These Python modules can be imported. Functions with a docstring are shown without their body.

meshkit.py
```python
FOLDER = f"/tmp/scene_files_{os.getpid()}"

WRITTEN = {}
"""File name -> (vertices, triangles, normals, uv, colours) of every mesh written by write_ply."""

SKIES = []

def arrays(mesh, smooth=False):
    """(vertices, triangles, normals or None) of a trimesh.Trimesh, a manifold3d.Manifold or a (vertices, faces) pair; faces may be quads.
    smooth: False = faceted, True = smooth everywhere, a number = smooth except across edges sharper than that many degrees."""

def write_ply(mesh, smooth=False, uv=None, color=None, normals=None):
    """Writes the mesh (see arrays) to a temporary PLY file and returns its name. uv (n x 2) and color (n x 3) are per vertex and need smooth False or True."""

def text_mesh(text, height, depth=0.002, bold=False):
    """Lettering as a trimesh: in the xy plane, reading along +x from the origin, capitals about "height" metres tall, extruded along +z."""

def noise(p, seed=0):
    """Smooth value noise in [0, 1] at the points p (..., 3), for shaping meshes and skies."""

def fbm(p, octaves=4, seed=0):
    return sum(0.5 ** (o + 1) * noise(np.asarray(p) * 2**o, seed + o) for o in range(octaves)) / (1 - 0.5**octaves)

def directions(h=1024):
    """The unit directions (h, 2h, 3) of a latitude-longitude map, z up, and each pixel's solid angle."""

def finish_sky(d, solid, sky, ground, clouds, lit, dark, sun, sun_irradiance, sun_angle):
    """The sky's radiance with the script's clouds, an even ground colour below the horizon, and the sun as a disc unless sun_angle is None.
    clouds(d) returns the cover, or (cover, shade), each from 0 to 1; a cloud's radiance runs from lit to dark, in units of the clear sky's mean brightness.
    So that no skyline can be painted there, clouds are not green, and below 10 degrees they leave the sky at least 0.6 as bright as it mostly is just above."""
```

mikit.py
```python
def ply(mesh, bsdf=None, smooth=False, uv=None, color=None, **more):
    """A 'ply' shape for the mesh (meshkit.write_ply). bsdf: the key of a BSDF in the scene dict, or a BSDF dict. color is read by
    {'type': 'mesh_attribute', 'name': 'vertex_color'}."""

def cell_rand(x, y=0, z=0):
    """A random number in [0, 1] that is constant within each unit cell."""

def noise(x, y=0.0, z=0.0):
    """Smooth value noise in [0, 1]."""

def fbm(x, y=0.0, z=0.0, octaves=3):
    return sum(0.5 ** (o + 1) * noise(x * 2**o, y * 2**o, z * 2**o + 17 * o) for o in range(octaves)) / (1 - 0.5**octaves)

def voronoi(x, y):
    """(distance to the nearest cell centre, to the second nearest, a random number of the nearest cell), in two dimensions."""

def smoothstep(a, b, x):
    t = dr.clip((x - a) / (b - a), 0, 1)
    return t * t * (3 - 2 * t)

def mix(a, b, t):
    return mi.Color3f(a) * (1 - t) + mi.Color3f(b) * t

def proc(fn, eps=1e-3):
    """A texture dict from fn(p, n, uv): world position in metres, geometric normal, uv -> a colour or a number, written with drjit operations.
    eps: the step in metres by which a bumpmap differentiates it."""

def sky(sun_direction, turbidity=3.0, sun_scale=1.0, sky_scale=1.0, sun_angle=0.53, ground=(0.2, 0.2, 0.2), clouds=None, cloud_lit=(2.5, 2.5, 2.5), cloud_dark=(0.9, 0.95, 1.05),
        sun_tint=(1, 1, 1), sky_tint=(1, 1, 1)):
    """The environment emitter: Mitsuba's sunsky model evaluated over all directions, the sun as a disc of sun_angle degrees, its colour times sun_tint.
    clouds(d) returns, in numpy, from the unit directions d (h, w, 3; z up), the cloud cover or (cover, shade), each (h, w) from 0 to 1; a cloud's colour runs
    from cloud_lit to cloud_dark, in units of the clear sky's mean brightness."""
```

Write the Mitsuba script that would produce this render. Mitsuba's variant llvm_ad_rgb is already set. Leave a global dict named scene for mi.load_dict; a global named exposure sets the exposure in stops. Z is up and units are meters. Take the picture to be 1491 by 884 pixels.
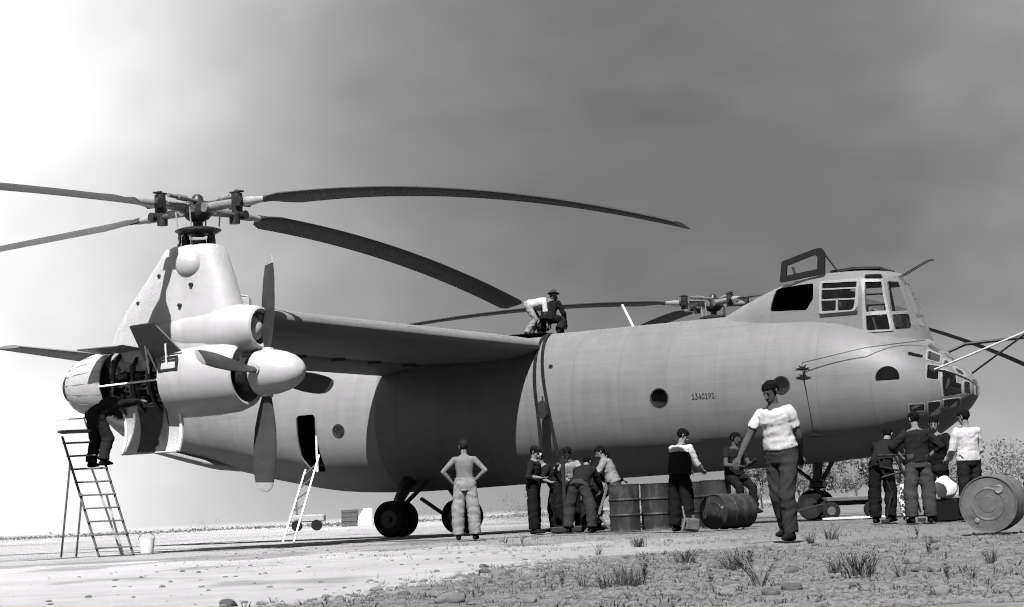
import math, random
import numpy as np, trimesh, manifold3d as m3, mitsuba as mi, drjit as dr, mikit, meshkit
from mikit import proc, noise, fbm, smoothstep, mix, voronoi
T = mi.ScalarTransform4f
scene, labels = {}, {}
RNG = random.Random(7)
PI = math.pi

# ---------------------------------------------------------------- camera, sky, exposure
CAM_H, FPX = 0.42, 3150.0
ROLL, PITCH = math.radians(2.52), math.atan((748 - 442) * math.cos(math.radians(2.52)) / FPX)
fw = np.array([0, math.cos(PITCH), math.sin(PITCH)])
up0 = np.array([0, -math.sin(PITCH), math.cos(PITCH)])
up = up0 * math.cos(ROLL) + np.array([1.0, 0, 0]) * math.sin(ROLL)
eye = np.array([0, 0, CAM_H])
scene['camera'] = {'type': 'perspective', 'fov': math.degrees(2 * math.atan(745.5 / FPX)), 'fov_axis': 'x', 'near_clip': 0.1, 'far_clip': 20000.0,
                   'to_world': T().look_at(origin=eye.tolist(), target=(eye + fw).tolist(), up=up.tolist())}


def sky_cover(d):
    az = np.degrees(np.arctan2(d[..., 0], d[..., 1]))
    el = np.degrees(np.arcsin(np.clip(d[..., 2], -1, 1)))
    n = meshkit.fbm(d * np.array([3.0, 3.0, 6.0]) + 3.1, 4)
    n2 = meshkit.fbm(d * 14.0 + 9.3, 4)
    n3 = meshkit.fbm(d * np.array([34., 34., 60.]) + 2.2, 4)
    w = az + (n2 - .5) * 7 - (el - 6) * .12
    bank = 1 / (1 + np.exp((w + 11.0) / 2.7)) * (1 / (1 + np.exp(-(az + 95) / 10)))          # bright haze bank on the western side
    bank2 = 1 / (1 + np.exp(-(w - 13.6) / 1.8)) * (1 / (1 + np.exp((az - 80) / 10)))           # and a fainter one in the east
    low = np.exp(-np.maximum(el, 0) / 3.2)
    broad = np.clip((-az + 3) / 15, 0, 1) ** 1.3
    b = 0.228 + .07 * (n - .5) + .10 * (n2 - .5) + .09 * (n3 - .5) + .03 * np.clip((el - 9.0) / 5, 0, 1.5) + .26 * low + .27 * broad * np.clip((60 - np.abs(az)) / 30, 0, 1) + 1.25 * bank + .32 * bank2
    return np.ones_like(b), np.clip(1 - .55 * b, 0, 1)


SUN = (-0.141, -0.807, 1.0)
scene['sky'] = mikit.sky(SUN, turbidity=3, sky_scale=0.55, clouds=sky_cover, cloud_lit=(2.36, 2.36, 2.36), cloud_dark=(0.0, 0.0, 0.0), sun_tint=(.85, 1.0, 1.36), ground=(.3, .3, .3))
exposure = 3.42
K = .42                                          # darkish paint, soil and cloth: the film was exposed for them

# ---------------------------------------------------------------- helpers
ROT = np.array([[math.cos(math.radians(-27.7)), -math.sin(math.radians(-27.7)), 0], [math.sin(math.radians(-27.7)), math.cos(math.radians(-27.7)), 0], [0, 0, 1.0]])
ORG = np.array([0, 50.0, 0])


def to_w(v):                                   # aircraft axes (forward, port, up) to the world
    return np.asarray(v, float) @ ROT.T + ORG


def tm(v, f):
    v, f = np.asarray(v, float), np.asarray(f, int)
    if f.shape[1] == 4:
        f = np.vstack([f[:, [0, 1, 2]], f[:, [0, 2, 3]]])
    return trimesh.Trimesh(v, f, process=False)


def mf(mesh):
    return m3.Manifold(m3.Mesh(vert_properties=np.ascontiguousarray(mesh.vertices, np.float32), tri_verts=np.ascontiguousarray(mesh.faces, np.uint32)))


def un(man):
    m = man.to_mesh()
    return trimesh.Trimesh(np.asarray(m.vert_properties[:, :3], float), np.asarray(m.tri_verts, int), process=False)


def cat(*ms):
    return trimesh.util.concatenate([m for m in ms if m is not None])


def loft(rings, caps=True):
    n, k = len(rings), len(rings[0])
    v = np.vstack(rings)
    i, j = np.meshgrid(np.arange(n - 1), np.arange(k), indexing='ij')
    a, b = (i * k + j).ravel(), (i * k + (j + 1) % k).ravel()
    f = np.stack([a, b, b + k, a + k], 1)
    f = np.vstack([f[:, [0, 1, 2]], f[:, [0, 2, 3]]])
    if caps:
        v = np.vstack([v, np.mean(rings[0], 0), np.mean(rings[-1], 0)])
        j = np.arange(k)
        f = np.vstack([f, np.stack([(j + 1) % k, j, j * 0 + n * k], 1), np.stack([(n - 1) * k + j, (n - 1) * k + (j + 1) % k, j * 0 + n * k + 1], 1)])
    m = trimesh.Trimesh(v, f, process=False)
    if m.volume < 0:
        m.invert()
    return m


def frame(d, hint=(0, 0, 1)):
    d = np.asarray(d, float) / np.linalg.norm(d)
    h = np.asarray(hint, float)
    if abs(d @ h) > .97:
        h = np.array([1.0, 0, 0])
    x = np.cross(h, d); x /= np.linalg.norm(x)
    return x, np.cross(d, x), d


def tube(pts, r, k=10):
    pts = [np.asarray(p, float) for p in pts]
    r = [r] * len(pts) if np.isscalar(r) else r
    a = np.arange(k) * 2 * PI / k
    rings, x = [], None
    for i, p in enumerate(pts):
        d = pts[min(i + 1, len(pts) - 1)] - pts[max(i - 1, 0)]
        if x is None:
            x, y, d = frame(d)
        else:
            d = d / np.linalg.norm(d); x = x - d * (x @ d); x /= np.linalg.norm(x); y = np.cross(d, x)
        rings.append(p + r[i] * (np.cos(a)[:, None] * x + np.sin(a)[:, None] * y))
    return loft(rings)


def lathe(profile, origin=(0, 0, 0), axis=(0, 0, 1), k=32, closed=False):
    x, y, d = frame(axis)
    a = np.arange(k) * 2 * PI / k
    o = np.asarray(origin, float)
    rings = [o + d * h + max(r, 1e-4) * (np.cos(a)[:, None] * x + np.sin(a)[:, None] * y) for h, r in profile]
    if closed:
        m = loft(rings + [rings[0]], caps=False)
        m.merge_vertices()
        if m.volume < 0:
            m.invert()
        return m
    return loft(rings)


def box(c, size, bev=0.0, rot=None):
    c, s = np.asarray(c, float), np.asarray(size, float) / 2
    if bev > 0:
        pts = []
        for sx in (-1, 1):
            for sy in (-1, 1):
                for sz in (-1, 1):
                    p = s * [sx, sy, sz]
                    for ax in range(3):
                        q = p.copy()
                        for o in range(3):
                            if o != ax:
                                q[o] -= bev * np.sign(q[o])
                        pts.append(q)
        m = un(m3.Manifold.hull_points(np.array(pts)))
    else:
        m = trimesh.creation.box(s * 2)
    if rot is not None:
        m.vertices = m.vertices @ np.asarray(rot).T
    m.vertices = m.vertices + c
    return m


def bar(a, b, w, h, hint=(0, 0, 1)):
    a, b = np.asarray(a, float), np.asarray(b, float)
    x, y, d = frame(b - a, hint)
    return box((a + b) / 2, (w, h, np.linalg.norm(b - a)), min(w, h) * .15, np.stack([x, y, d], 1))


def hull(pts):
    return m3.Manifold.hull_points(np.asarray(pts, float))


def rz(deg):
    c, s = math.cos(math.radians(deg)), math.sin(math.radians(deg))
    return np.array([[c, -s, 0], [s, c, 0], [0, 0, 1.0]])


def add(key, mesh, mat, smooth=35, air=False, label=None, cat_=None, group=None, kind=None, color=None):
    base, i = key, 0
    while key in scene:
        i += 1; key = f'{base}_{i:03d}'
    if isinstance(mesh, dict):
        scene[key] = mesh
    else:
        if air:
            mesh = trimesh.Trimesh(to_w(mesh.vertices), mesh.faces, process=False)
        scene[key] = mikit.ply(mesh, mat, smooth=smooth, **({'color': color} if color is not None else {}))
    lab(key, label, cat_, group, kind)
    return key


def lab(key, label=None, cat_=None, group=None, kind=None):
    e = {k: v for k, v in (('label', label), ('category', cat_), ('group', group), ('kind', kind)) if v}
    if e:
        labels[key] = {**labels.get(key, {}), **e}


def name(base, used=set()):
    k, i = base, 0
    while k in used:
        i += 1; k = f'{base}_{i:03d}'
    used.add(k)
    return k


# ---------------------------------------------------------------- materials (a black and white world: all colours neutral)
def g(v):
    return {'type': 'rgb', 'value': [v * K] * 3}


def mat(key, base, rough=.6, metallic=0.0, **kw):
    scene[key] = {'type': 'twosided', 'bsdf': {'type': 'principled', 'base_color': base if isinstance(base, dict) else g(base), 'roughness': rough, 'metallic': metallic, 'specular': .25, **kw}}


def matte(key, tex):                                # cloth, hair and skin: no gloss at all
    scene[key] = {'type': 'twosided', 'bsdf': {'type': 'diffuse', 'reflectance': tex}}


def dirt(v, amp, fx, fz=None):
    fz = fz or fx
    return proc(lambda p, n, uv: mi.Color3f(v * K * (1 - amp + 2 * amp * fbm(p.x * fx, p.y * fx, p.z * fz, 4))))


CA, SA = math.cos(math.radians(-27.7)), math.sin(math.radians(-27.7))


def skin_tex(v, seams=True):
    def fn(p, n, uv):
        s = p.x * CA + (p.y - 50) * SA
        q = -p.x * SA + (p.y - 50) * CA
        c = fbm(s * .7, q * .7, p.z * 1.1, 4)
        streak = fbm(s * 7.0, q * 3, p.z * .7, 3)
        fine = fbm(s * 1.4, q * 9, p.z * 9, 3)
        val = v * K * (1 + .22 * (c - .5) + .22 * (streak - .5) + .16 * (fine - .5))
        val *= dr.select(s < -2.83, 1.45, 1.)                      # tail section brightened in the colour, standing in for bleached light
        if seams:
            u = s / 1.13
            d = dr.abs(u - dr.floor(u) - .5) * 1.13
            val *= 1 - .15 * (1 - smoothstep(.004, .016, .565 - d))
            w = p.z / .62 + .2
            e = dr.abs(w - dr.floor(w) - .5) * .62
            val *= 1 - .11 * (1 - smoothstep(.003, .013, .31 - e))
            cell = mikit.cell_rand(dr.floor(u), dr.floor(w), dr.select(q > 0, 1., 0.))
            val *= .965 + .07 * cell
        return mi.Color3f(val)
    return proc(fn)


def skin_bump(p, n, uv):
    s = p.x * CA + (p.y - 50) * SA
    return .6 * fbm(s * 1.1, p.z * 1.3, p.x * .5, 2)


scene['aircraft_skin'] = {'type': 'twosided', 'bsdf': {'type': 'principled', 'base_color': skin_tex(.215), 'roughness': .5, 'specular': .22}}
scene['nacelle_skin'] = {'type': 'twosided', 'bsdf': {'type': 'principled', 'base_color': skin_tex(.56, False), 'roughness': .42, 'metallic': .05, 'specular': .5}}  # same paint as the fuselage, washed-out brightness put into its colour
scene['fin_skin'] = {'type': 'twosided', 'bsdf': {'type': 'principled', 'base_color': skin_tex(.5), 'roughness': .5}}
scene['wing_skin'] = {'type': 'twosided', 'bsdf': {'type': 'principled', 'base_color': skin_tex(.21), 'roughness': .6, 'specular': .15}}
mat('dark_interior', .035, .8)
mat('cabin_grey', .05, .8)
mat('frame_grey', .5, .45)
mat('nose_frame', .31, .5)
mat('rubber', dirt(.022, .3, 9), .9, specular=.1)
mat('dark_metal', dirt(.07, .3, 14), .45, .6)
mat('hub_metal', dirt(.42, .35, 12), .4, .55)
mat('bright_metal', dirt(.62, .2, 12), .35, .5)
mat('blade_grey', dirt(.05, .2, 1.5), .55)
mat('prop_black', dirt(.05, .3, 8), .42, .1)
mat('prop_tip', .4, .5)
mat('marking_black', .015, .9, specular=.08)
mat('strap', dirt(.02, .3, 20), .95, specular=.06)
mat('white_paint', dirt(1.1, .12, 6), .55)
mat('pale_wood', dirt(.8, .2, 10), .7)
mat('rung_dark', dirt(.16, .3, 12), .6)
mat('engine_dark', dirt(.07, .5, 7), .5, .3)
mat('drum_paint', proc(lambda p, n, uv: mi.Color3f(.013 * (.5 + .9 * fbm(p.x * 7, p.y * 7, p.z * 5, 4)) + .012 * smoothstep(.55, .75, fbm(p.x * 15, p.y * 15, p.z * 4, 3)) + .012 * smoothstep(.6, .7, fbm(p.x * 5, p.y * 5, p.z * 5, 4)))), .6, 0)
mat('drum_grey', proc(lambda p, n, uv: mi.Color3f(.068 * (.5 + .9 * fbm(p.x * 6, p.y * 6, p.z * 6, 4)) * (.75 + .5 * fbm(p.x * 31, p.y * 9, p.z * 31, 3)))), .5, .2)
scene['glass'] = {'type': 'thindielectric', 'int_ior': 1.5}


# ---------------------------------------------------------------- fuselage form (aircraft axes)
FUS = np.array([  # s, top, bottom, half width
    (-12.5, 4.78, 4.35, .12), (-12.2, 4.82, 3.85, .34), (-11.7, 4.78, 3.2, .66), (-11.0, 4.7, 2.68, .95), (-9.8, 4.6, 2.26, 1.26), (-7.8, 4.53, 1.78, 1.47), (-6.0, 4.5, 1.36, 1.60),
    (-4.4, 4.48, 1.1, 1.66), (-2.5, 4.47, 1.03, 1.68), (0, 4.47, 1.07, 1.68), (4, 4.5, 1.13, 1.68), (6.5, 4.52, 1.18, 1.68), (7.8, 4.47, 1.24, 1.66), (8.6, 4.32, 1.31, 1.60), (9.3, 4.04, 1.44, 1.47),
    (9.8, 3.73, 1.62, 1.30), (10.15, 3.45, 1.83, 1.08), (10.45, 3.17, 2.05, .82), (10.66, 2.94, 2.25, .55), (10.79, 2.77, 2.42, .30), (10.84, 2.65, 2.57, .08)])
from scipy.interpolate import PchipInterpolator
_fi = PchipInterpolator(FUS[:, 0], FUS[:, 1:])


def fus_ring(s, off=0.0, k=72):
    t, b, w = _fi(s)
    a = np.arange(k) * 2 * PI / k
    c, sn = np.cos(a), np.sin(a)
    e = 2 / 2.15
    h = max((t - b) / 2 - off, .01); w = max(w - off, .01)
    return np.stack([np.full(k, s), w * np.sign(c) * np.abs(c) ** e, (t + b) / 2 + h * np.sign(sn) * np.abs(sn) ** e], 1)


def fus_solid(off=0.0, s0=-12.5, s1=10.84):
    ss = np.concatenate([np.linspace(-12.5, 6, 84), np.linspace(6.2, 10.4, 34), np.linspace(10.44, 10.84, 12)])
    ss = ss[(ss >= s0 - 1e-6) & (ss <= s1 + 1e-6)]
    m = loft([fus_ring(s, off) for s in ss])
    v = m.vertices                                # sheet metal that is not quite flat between its frames
    a = np.arctan2(v[:, 2] - 2.8, v[:, 1])
    n = meshkit.fbm(np.stack([v[:, 0] * 1.1, np.cos(a) * 3.2, np.sin(a) * 3.2], 1) + 4, 2) - .5
    rad = np.stack([0 * a, np.cos(a), np.sin(a)], 1)
    m.vertices = v + rad * (n * .022 * np.clip((9.5 - v[:, 0]) / 2, 0, 1))[:, None]
    return m


# cockpit hump, lofted upwards through plan outlines
HUMP = np.array([  # z, rear s, front s, half width
    (3.3, 4.4, 9.95, 1.12), (3.9, 4.6, 9.80, 1.08), (4.3, 5.0, 9.66, 1.03), (4.6, 5.5, 9.56, .99), (4.8, 5.95, 9.49, .95), (5.0, 6.5, 9.42, .89), (5.08, 6.75, 9.37, .84), (5.15, 7.05, 9.25, .76), (5.2, 7.3, 9.0, .62), (5.24, 7.65, 8.7, .4)])
_hi = PchipInterpolator(HUMP[:, 0], HUMP[:, 1:])


def hump_ring(z, off=0.0):
    r, f, w = _hi(z)
    r, f, w = r + off * 2, f - off, w - off
    L = f - r
    c = min(.72, L * .3)
    half = [(r, w * .12), (r + L * .06, w * .48), (r + L * .16, w * .78), (r + L * .3, w * .95), (r + L * .42, w), (f - c * 1.45, w), (f - c, w * .985), (f - c * .5, w * .82), (f - c * .12, w * .52), (f - .02, w * .34), (f, w * .2)]
    p = half + [(s, -y) for s, y in reversed(half)]
    return np.array([(s, y, z) for s, y in p])


def hump_solid(off=0.0):
    zs = np.concatenate([np.linspace(3.3, 5.0, 18), np.linspace(5.03, 5.24 - off, 12)])
    return loft([hump_ring(z, off) for z in zs])

# ================================================================ the aircraft
H = 'helicopter__'
lab('helicopter', 'huge grey twin-rotor transport aircraft with propeller nacelle and glazed nose parked on the airfield', 'helicopter')
from shapely.geometry import Polygon, Point


def side_prism(pts, y0, y1, r=.04, grow=0.0):
    p = Polygon(pts)
    while r > .003 and (p.buffer(-r).is_empty or p.buffer(-r).geom_type != 'Polygon'):
        r *= .5
    p = p.buffer(-r).buffer(r + grow, quad_segs=5) if r > .003 else p.buffer(grow) if grow else p
    m = trimesh.creation.extrude_polygon(p, y1 - y0, engine='earcut')
    v = m.vertices
    m.vertices = np.stack([v[:, 0], -(v[:, 2] - (y1 - y0)) + y0, v[:, 1]], 1)
    return mf(m)


def circ(s, z, r, ry=None, n=28):
    a = np.arange(n) * 2 * PI / n
    return np.stack([s + r * np.cos(a), z + (ry or r) * np.sin(a)], 1)


NOSE_WIN = [
    [(9.73, 3.385), (9.99, 3.30), (9.99, 3.235), (9.72, 3.315)],
    [(10.03, 3.41), (10.24, 3.29), (10.28, 3.13), (10.07, 3.22)],
    [(10.09, 3.10), (10.285, 3.06), (10.29, 2.77), (10.09, 2.81)],
    [(10.345, 2.99), (10.56, 2.87), (10.58, 2.70), (10.655, 2.68), (10.645, 2.47), (10.36, 2.42)],
    [(10.32, 3.21), (10.39, 3.16), (10.44, 3.07), (10.335, 3.09)],
    [(10.50, 3.04), (10.62, 2.94), (10.70, 2.82), (10.56, 2.93)],
    [(9.74, 2.28), (10.01, 2.29), (9.98, 2.15), (9.72, 2.14)],
    [(10.08, 2.31), (10.29, 2.33), (10.23, 2.07), (10.03, 2.04)],
    [(10.35, 2.35), (10.61, 2.385), (10.56, 2.24), (10.31, 2.17)],
    [(10.69, 2.73), (10.77, 2.71), (10.77, 2.48), (10.69, 2.47)]]
PORT = [(-3.83, 2.5, .14), (4.35, 2.75, .19), (7.14, 2.84, .17)]
near = [(p, -2.4, -.16) for p in NOSE_WIN] + [(circ(s, z, r), -2.4, -1.2) for s, z, r in PORT]
blister = [tuple(p) for p in circ(9.37, 2.86, .235, .24) if p[1] > 2.76] + []
near += [(blister, -2.4, -.9)]
DOOR = [(-4.99, 2.93), (-4.46, 2.93), (-4.44, 1.60), (-4.86, 1.60), (-5.02, 1.95)]


def both(p, y0, y1, **k):
    return [side_prism(p, y0, y1, **k), side_prism(p, -y1, -y0, **k)]


def rr(p):
    return .03 if len(p) < 10 else 0


cuts = []
for p, y0, y1 in near:
    cuts += both(p, y0, y1, r=.025 if len(p) < 10 else 0)
cuts.append(side_prism(DOOR, -2.4, -.7, r=.1))
# glazed crown panels over the nose, cut from above
def top_prism(pts, z0, z1, grow=0.0):
    m = trimesh.creation.extrude_polygon(Polygon(pts).buffer(grow), z1 - z0, engine='earcut')
    m.vertices[:, 2] += z0
    return mf(m)


CROWN = [[(9.98, y0), (10.17, y0 * .95), (10.17, y1 * .95), (9.98, y1)] for y0, y1 in ((-.55, -.22), (-.15, .15), (.22, .55))]
CROWN += [[(10.24, y0), (10.42, y0 * .9), (10.42, y1 * .9), (10.24, y1)] for y0, y1 in ((-.30, -.06), (.06, .30))]
for p in CROWN:
    cuts.append(top_prism(p, 2.75, 4.2))
# one big pane at the tip of the nose
FRONT = [(10.715, .25), (11.2, .25), (11.2, -.25), (10.715, -.25)]
front_cut = mf(box((10.95, 0, 2.62), (.42, .40, .34), .05))
cuts.append(front_cut)
cutall = m3.Manifold.batch_boolean(cuts, m3.OpType.Add)
FS, FI = mf(fus_solid(0)), mf(fus_solid(.022))
hump_out, hump_in = mf(hump_solid(0)), mf(hump_solid(.028))
wellcut = mf(box((-2.5, 0, .95), (1.5, 2.6, .7)))
shell = FS - FI - cutall - hump_in
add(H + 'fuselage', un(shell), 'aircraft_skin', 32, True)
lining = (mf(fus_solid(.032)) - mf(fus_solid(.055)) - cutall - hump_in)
add(H + 'fuselage__cabin_shade_lining', un(lining), 'dark_interior', 32, True)  # layer added inside the skin, cabin darkness put into its colour
add(H + 'fuselage__cabin_floor', un(mf(box((2, 0, 1.75), (16.4, 3.5, .06))) ^ mf(fus_solid(.09))), 'cabin_grey', False, True)
add(H + 'fuselage__bulkhead', un(mf(box((8.1, 0, 2.8), (.05, 3.4, 4))) ^ mf(fus_solid(.09))), 'cabin_grey', False, True)
add(H + 'fuselage__added_nose_blocker', un(mf(box((9.75, .05, 2.6), (1.75, .5, 1.75), .05)) ^ mf(fus_solid(.12))), 'dark_interior', False, True)  # added block, stops sky showing through the far nose windows
glass_shell = mf(fus_solid(.006)) - mf(fus_solid(.014))


def sheet(man, c=None):                          # only the outer face of a pane
    m = un(man)
    c = m.triangles_center.mean(0) * [1, 0, 0] + [-1.5, 0, 2.9] if c is None else np.array(c)
    d = m.triangles_center - c
    d /= np.linalg.norm(d, axis=1)[:, None]
    k = (m.face_normals * d).sum(1) > .25
    return trimesh.Trimesh(m.vertices, m.faces[k], process=False)


for p, y0, y1 in near:
    nm = 'porthole' if len(p) > 10 else 'nose_window'
    for pr in both(p, y0, y1, r=0, grow=.012):
        add(H + 'fuselage__' + nm, sheet(glass_shell ^ pr), 'glass', 30, True)
for p in CROWN:
    add(H + 'fuselage__nose_window', sheet(glass_shell ^ top_prism(p, 2.75, 4.2, .012)), 'glass', 30, True)
add(H + 'fuselage__nose_window', sheet(glass_shell ^ mf(box((10.95, 0, 2.62), (.43, .42, .36)))), 'glass', 30, True)
for p in NOSE_WIN[1:]:                           # raised window frames on the nose
    for q in ((-2.4, -.16), (.16, 2.4)):
        ring = (mf(fus_solid(-.007)) - mf(fus_solid(.012))) ^ (side_prism(p, q[0], q[1], r=0, grow=.022) - side_prism(p, q[0], q[1], r=.025))
        add(H + 'fuselage__window_frame', un(ring), 'nose_frame', 30, True)
for s, z, r in PORT:                             # dark sealing rings
    ring = (mf(fus_solid(-.006)) - mf(fus_solid(.03))) ^ (side_prism(circ(s, z, r + .03), -2.4, -1.2, r=0) - side_prism(circ(s, z, r), -2.4, -1.2, r=0))
    add(H + 'fuselage__porthole_rim', un(ring), 'dark_metal', 30, True)
ring = (mf(fus_solid(-.008)) - mf(fus_solid(.03))) ^ (side_prism(DOOR, -2.4, -.7, r=.1, grow=.035) - side_prism(DOOR, -2.4, -.7, r=.1))
add(H + 'fuselage__door_frame', un(ring), 'aircraft_skin', 30, True)
leaf = un(mf(box((-4.83, -1.02, 2.2), (.05, .62, 1.25), .02, rz(28))))
add(H + 'fuselage__door', leaf, 'white_paint', False, True, label='pale cabin door swung inwards')
# cargo ramp bulge under the tail
ramp = loft([np.stack([np.full(20, s), w * np.cos(np.arange(20) * PI / 10), zc + h * np.sin(np.arange(20) * PI / 10)], 1) for s, w, zc, h in
             ((-10.3, .1, 2.42, .05), (-9.9, .8, 2.38, .14), (-9.0, 1.0, 2.2, .2), (-8.2, 1.0, 2.0, .2), (-7.4, .7, 1.83, .12), (-7.1, .15, 1.72, .05))])
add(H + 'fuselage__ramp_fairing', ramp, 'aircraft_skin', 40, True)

# -- cockpit hump with its windows
HWIN = [
    ([(7.90, 4.98), (8.67, 4.95), (8.655, 4.83), (7.90, 4.86)], -2, -.3),
    ([(7.90, 4.83), (8.65, 4.80), (8.64, 4.60), (7.89, 4.63)], -2, -.3),
    ([(7.89, 4.60), (8.22, 4.585), (8.21, 4.365), (7.90, 4.375)], -2, -.3),
    ([(8.26, 4.583), (8.635, 4.57), (8.60, 4.39), (8.54, 4.35), (8.25, 4.362)], -2, -.3),
    ([(8.83, 4.925), (9.14, 4.915), (9.255, 4.29), (8.86, 4.28)], -2, -.3),
    ([(8.86, 4.20), (9.275, 4.21), (9.34, 3.885), (8.87, 3.89)], -2, -.3),
    ([(9.225, 4.93), (9.40, 4.91), (9.60, 4.28), (9.335, 4.27)], -2, -.2),
    ([(9.355, 4.20), (9.62, 4.215), (9.69, 3.90), (9.42, 3.88)], -2, -.2),
    ([(8.80, 5.10), (9.10, 5.09), (9.17, 4.985), (8.80, 5.0)], -2, -.3)]
HATCH = [(6.78, 4.98), (7.70, 5.0), (7.70, 4.66), (7.55, 4.43), (6.72, 4.47)]
hc_ = []
for p, y0, y1 in HWIN:
    hc_ += both(p, y0, y1, r=.03)
hc_.append(side_prism(HATCH, -2, -.25, r=.06))


def front_prism(pts, x0, x1, grow=0.0):
    m = trimesh.creation.extrude_polygon(Polygon(pts).buffer(-.03 if grow == 0 else 0).buffer(.03 if grow == 0 else grow), x1 - x0, engine='earcut')
    v = m.vertices
    m.vertices = np.stack([v[:, 2] + x0, v[:, 0], v[:, 1]], 1)
    return mf(m)


WS = [[(-.20, 4.9), (.20, 4.9), (.26, 4.28), (-.26, 4.28)], [(-.27, 4.21), (.27, 4.21), (.30, 3.93), (-.30, 3.93)]]
for p in WS:
    hc_.append(front_prism(p, 9.2, 10.2))
# roof windows
RW = [[(8.95, -.45), (9.2, -.3), (9.2, .3), (8.95, .45)]]
hcut = m3.Manifold.batch_boolean(hc_, m3.OpType.Add)
hump_shell = hump_out - hump_in - FS - hcut
add(H + 'cockpit', un(hump_shell), 'aircraft_skin', 30, True)
hg = mf(hump_solid(.008)) - mf(hump_solid(.016))
for p, y0, y1 in HWIN:
    for pr in both(p, y0, y1, r=0, grow=.012):
        add(H + 'cockpit__window', sheet(hg ^ pr, (8.2, 0, 4.3)), 'glass', 25, True)
for p in WS:
    add(H + 'cockpit__windscreen', sheet(hg ^ front_prism(p, 9.2, 10.2, .012), (8.2, 0, 4.3)), 'glass', 25, True)
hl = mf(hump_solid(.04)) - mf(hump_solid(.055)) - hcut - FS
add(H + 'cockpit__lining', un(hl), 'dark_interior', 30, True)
add(H + 'cockpit__floor', box((8.0, 0, 3.55), (3.2, 1.7, .06)), 'dark_interior', False, True)
add(H + 'cockpit__bulkhead', box((7.74, 0, 4.3), (.05, 1.5, 1.3)), 'dark_interior', False, True)
for y in (-.42, .42):
    add(H + 'cockpit__pilot_seat', cat(box((8.35, y, 4.02), (.46, .46, .14), .04), box((8.12, y, 4.38), (.13, .46, .72), .05), box((8.11, y, 4.8), (.1, .28, .16), .04), box((8.35, y, 3.78), (.3, .3, .42))), 'cabin_grey', False, True)
    add(H + 'cockpit__control_yoke', cat(tube([(8.95, y, 3.6), (8.8, y, 4.2)], .025), tube([(8.8, y + .17 * math.cos(a), 4.25 + .12 * math.sin(a)) for a in np.linspace(.4, PI - .4, 8)], .018)), 'dark_interior', 40, True)
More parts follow.
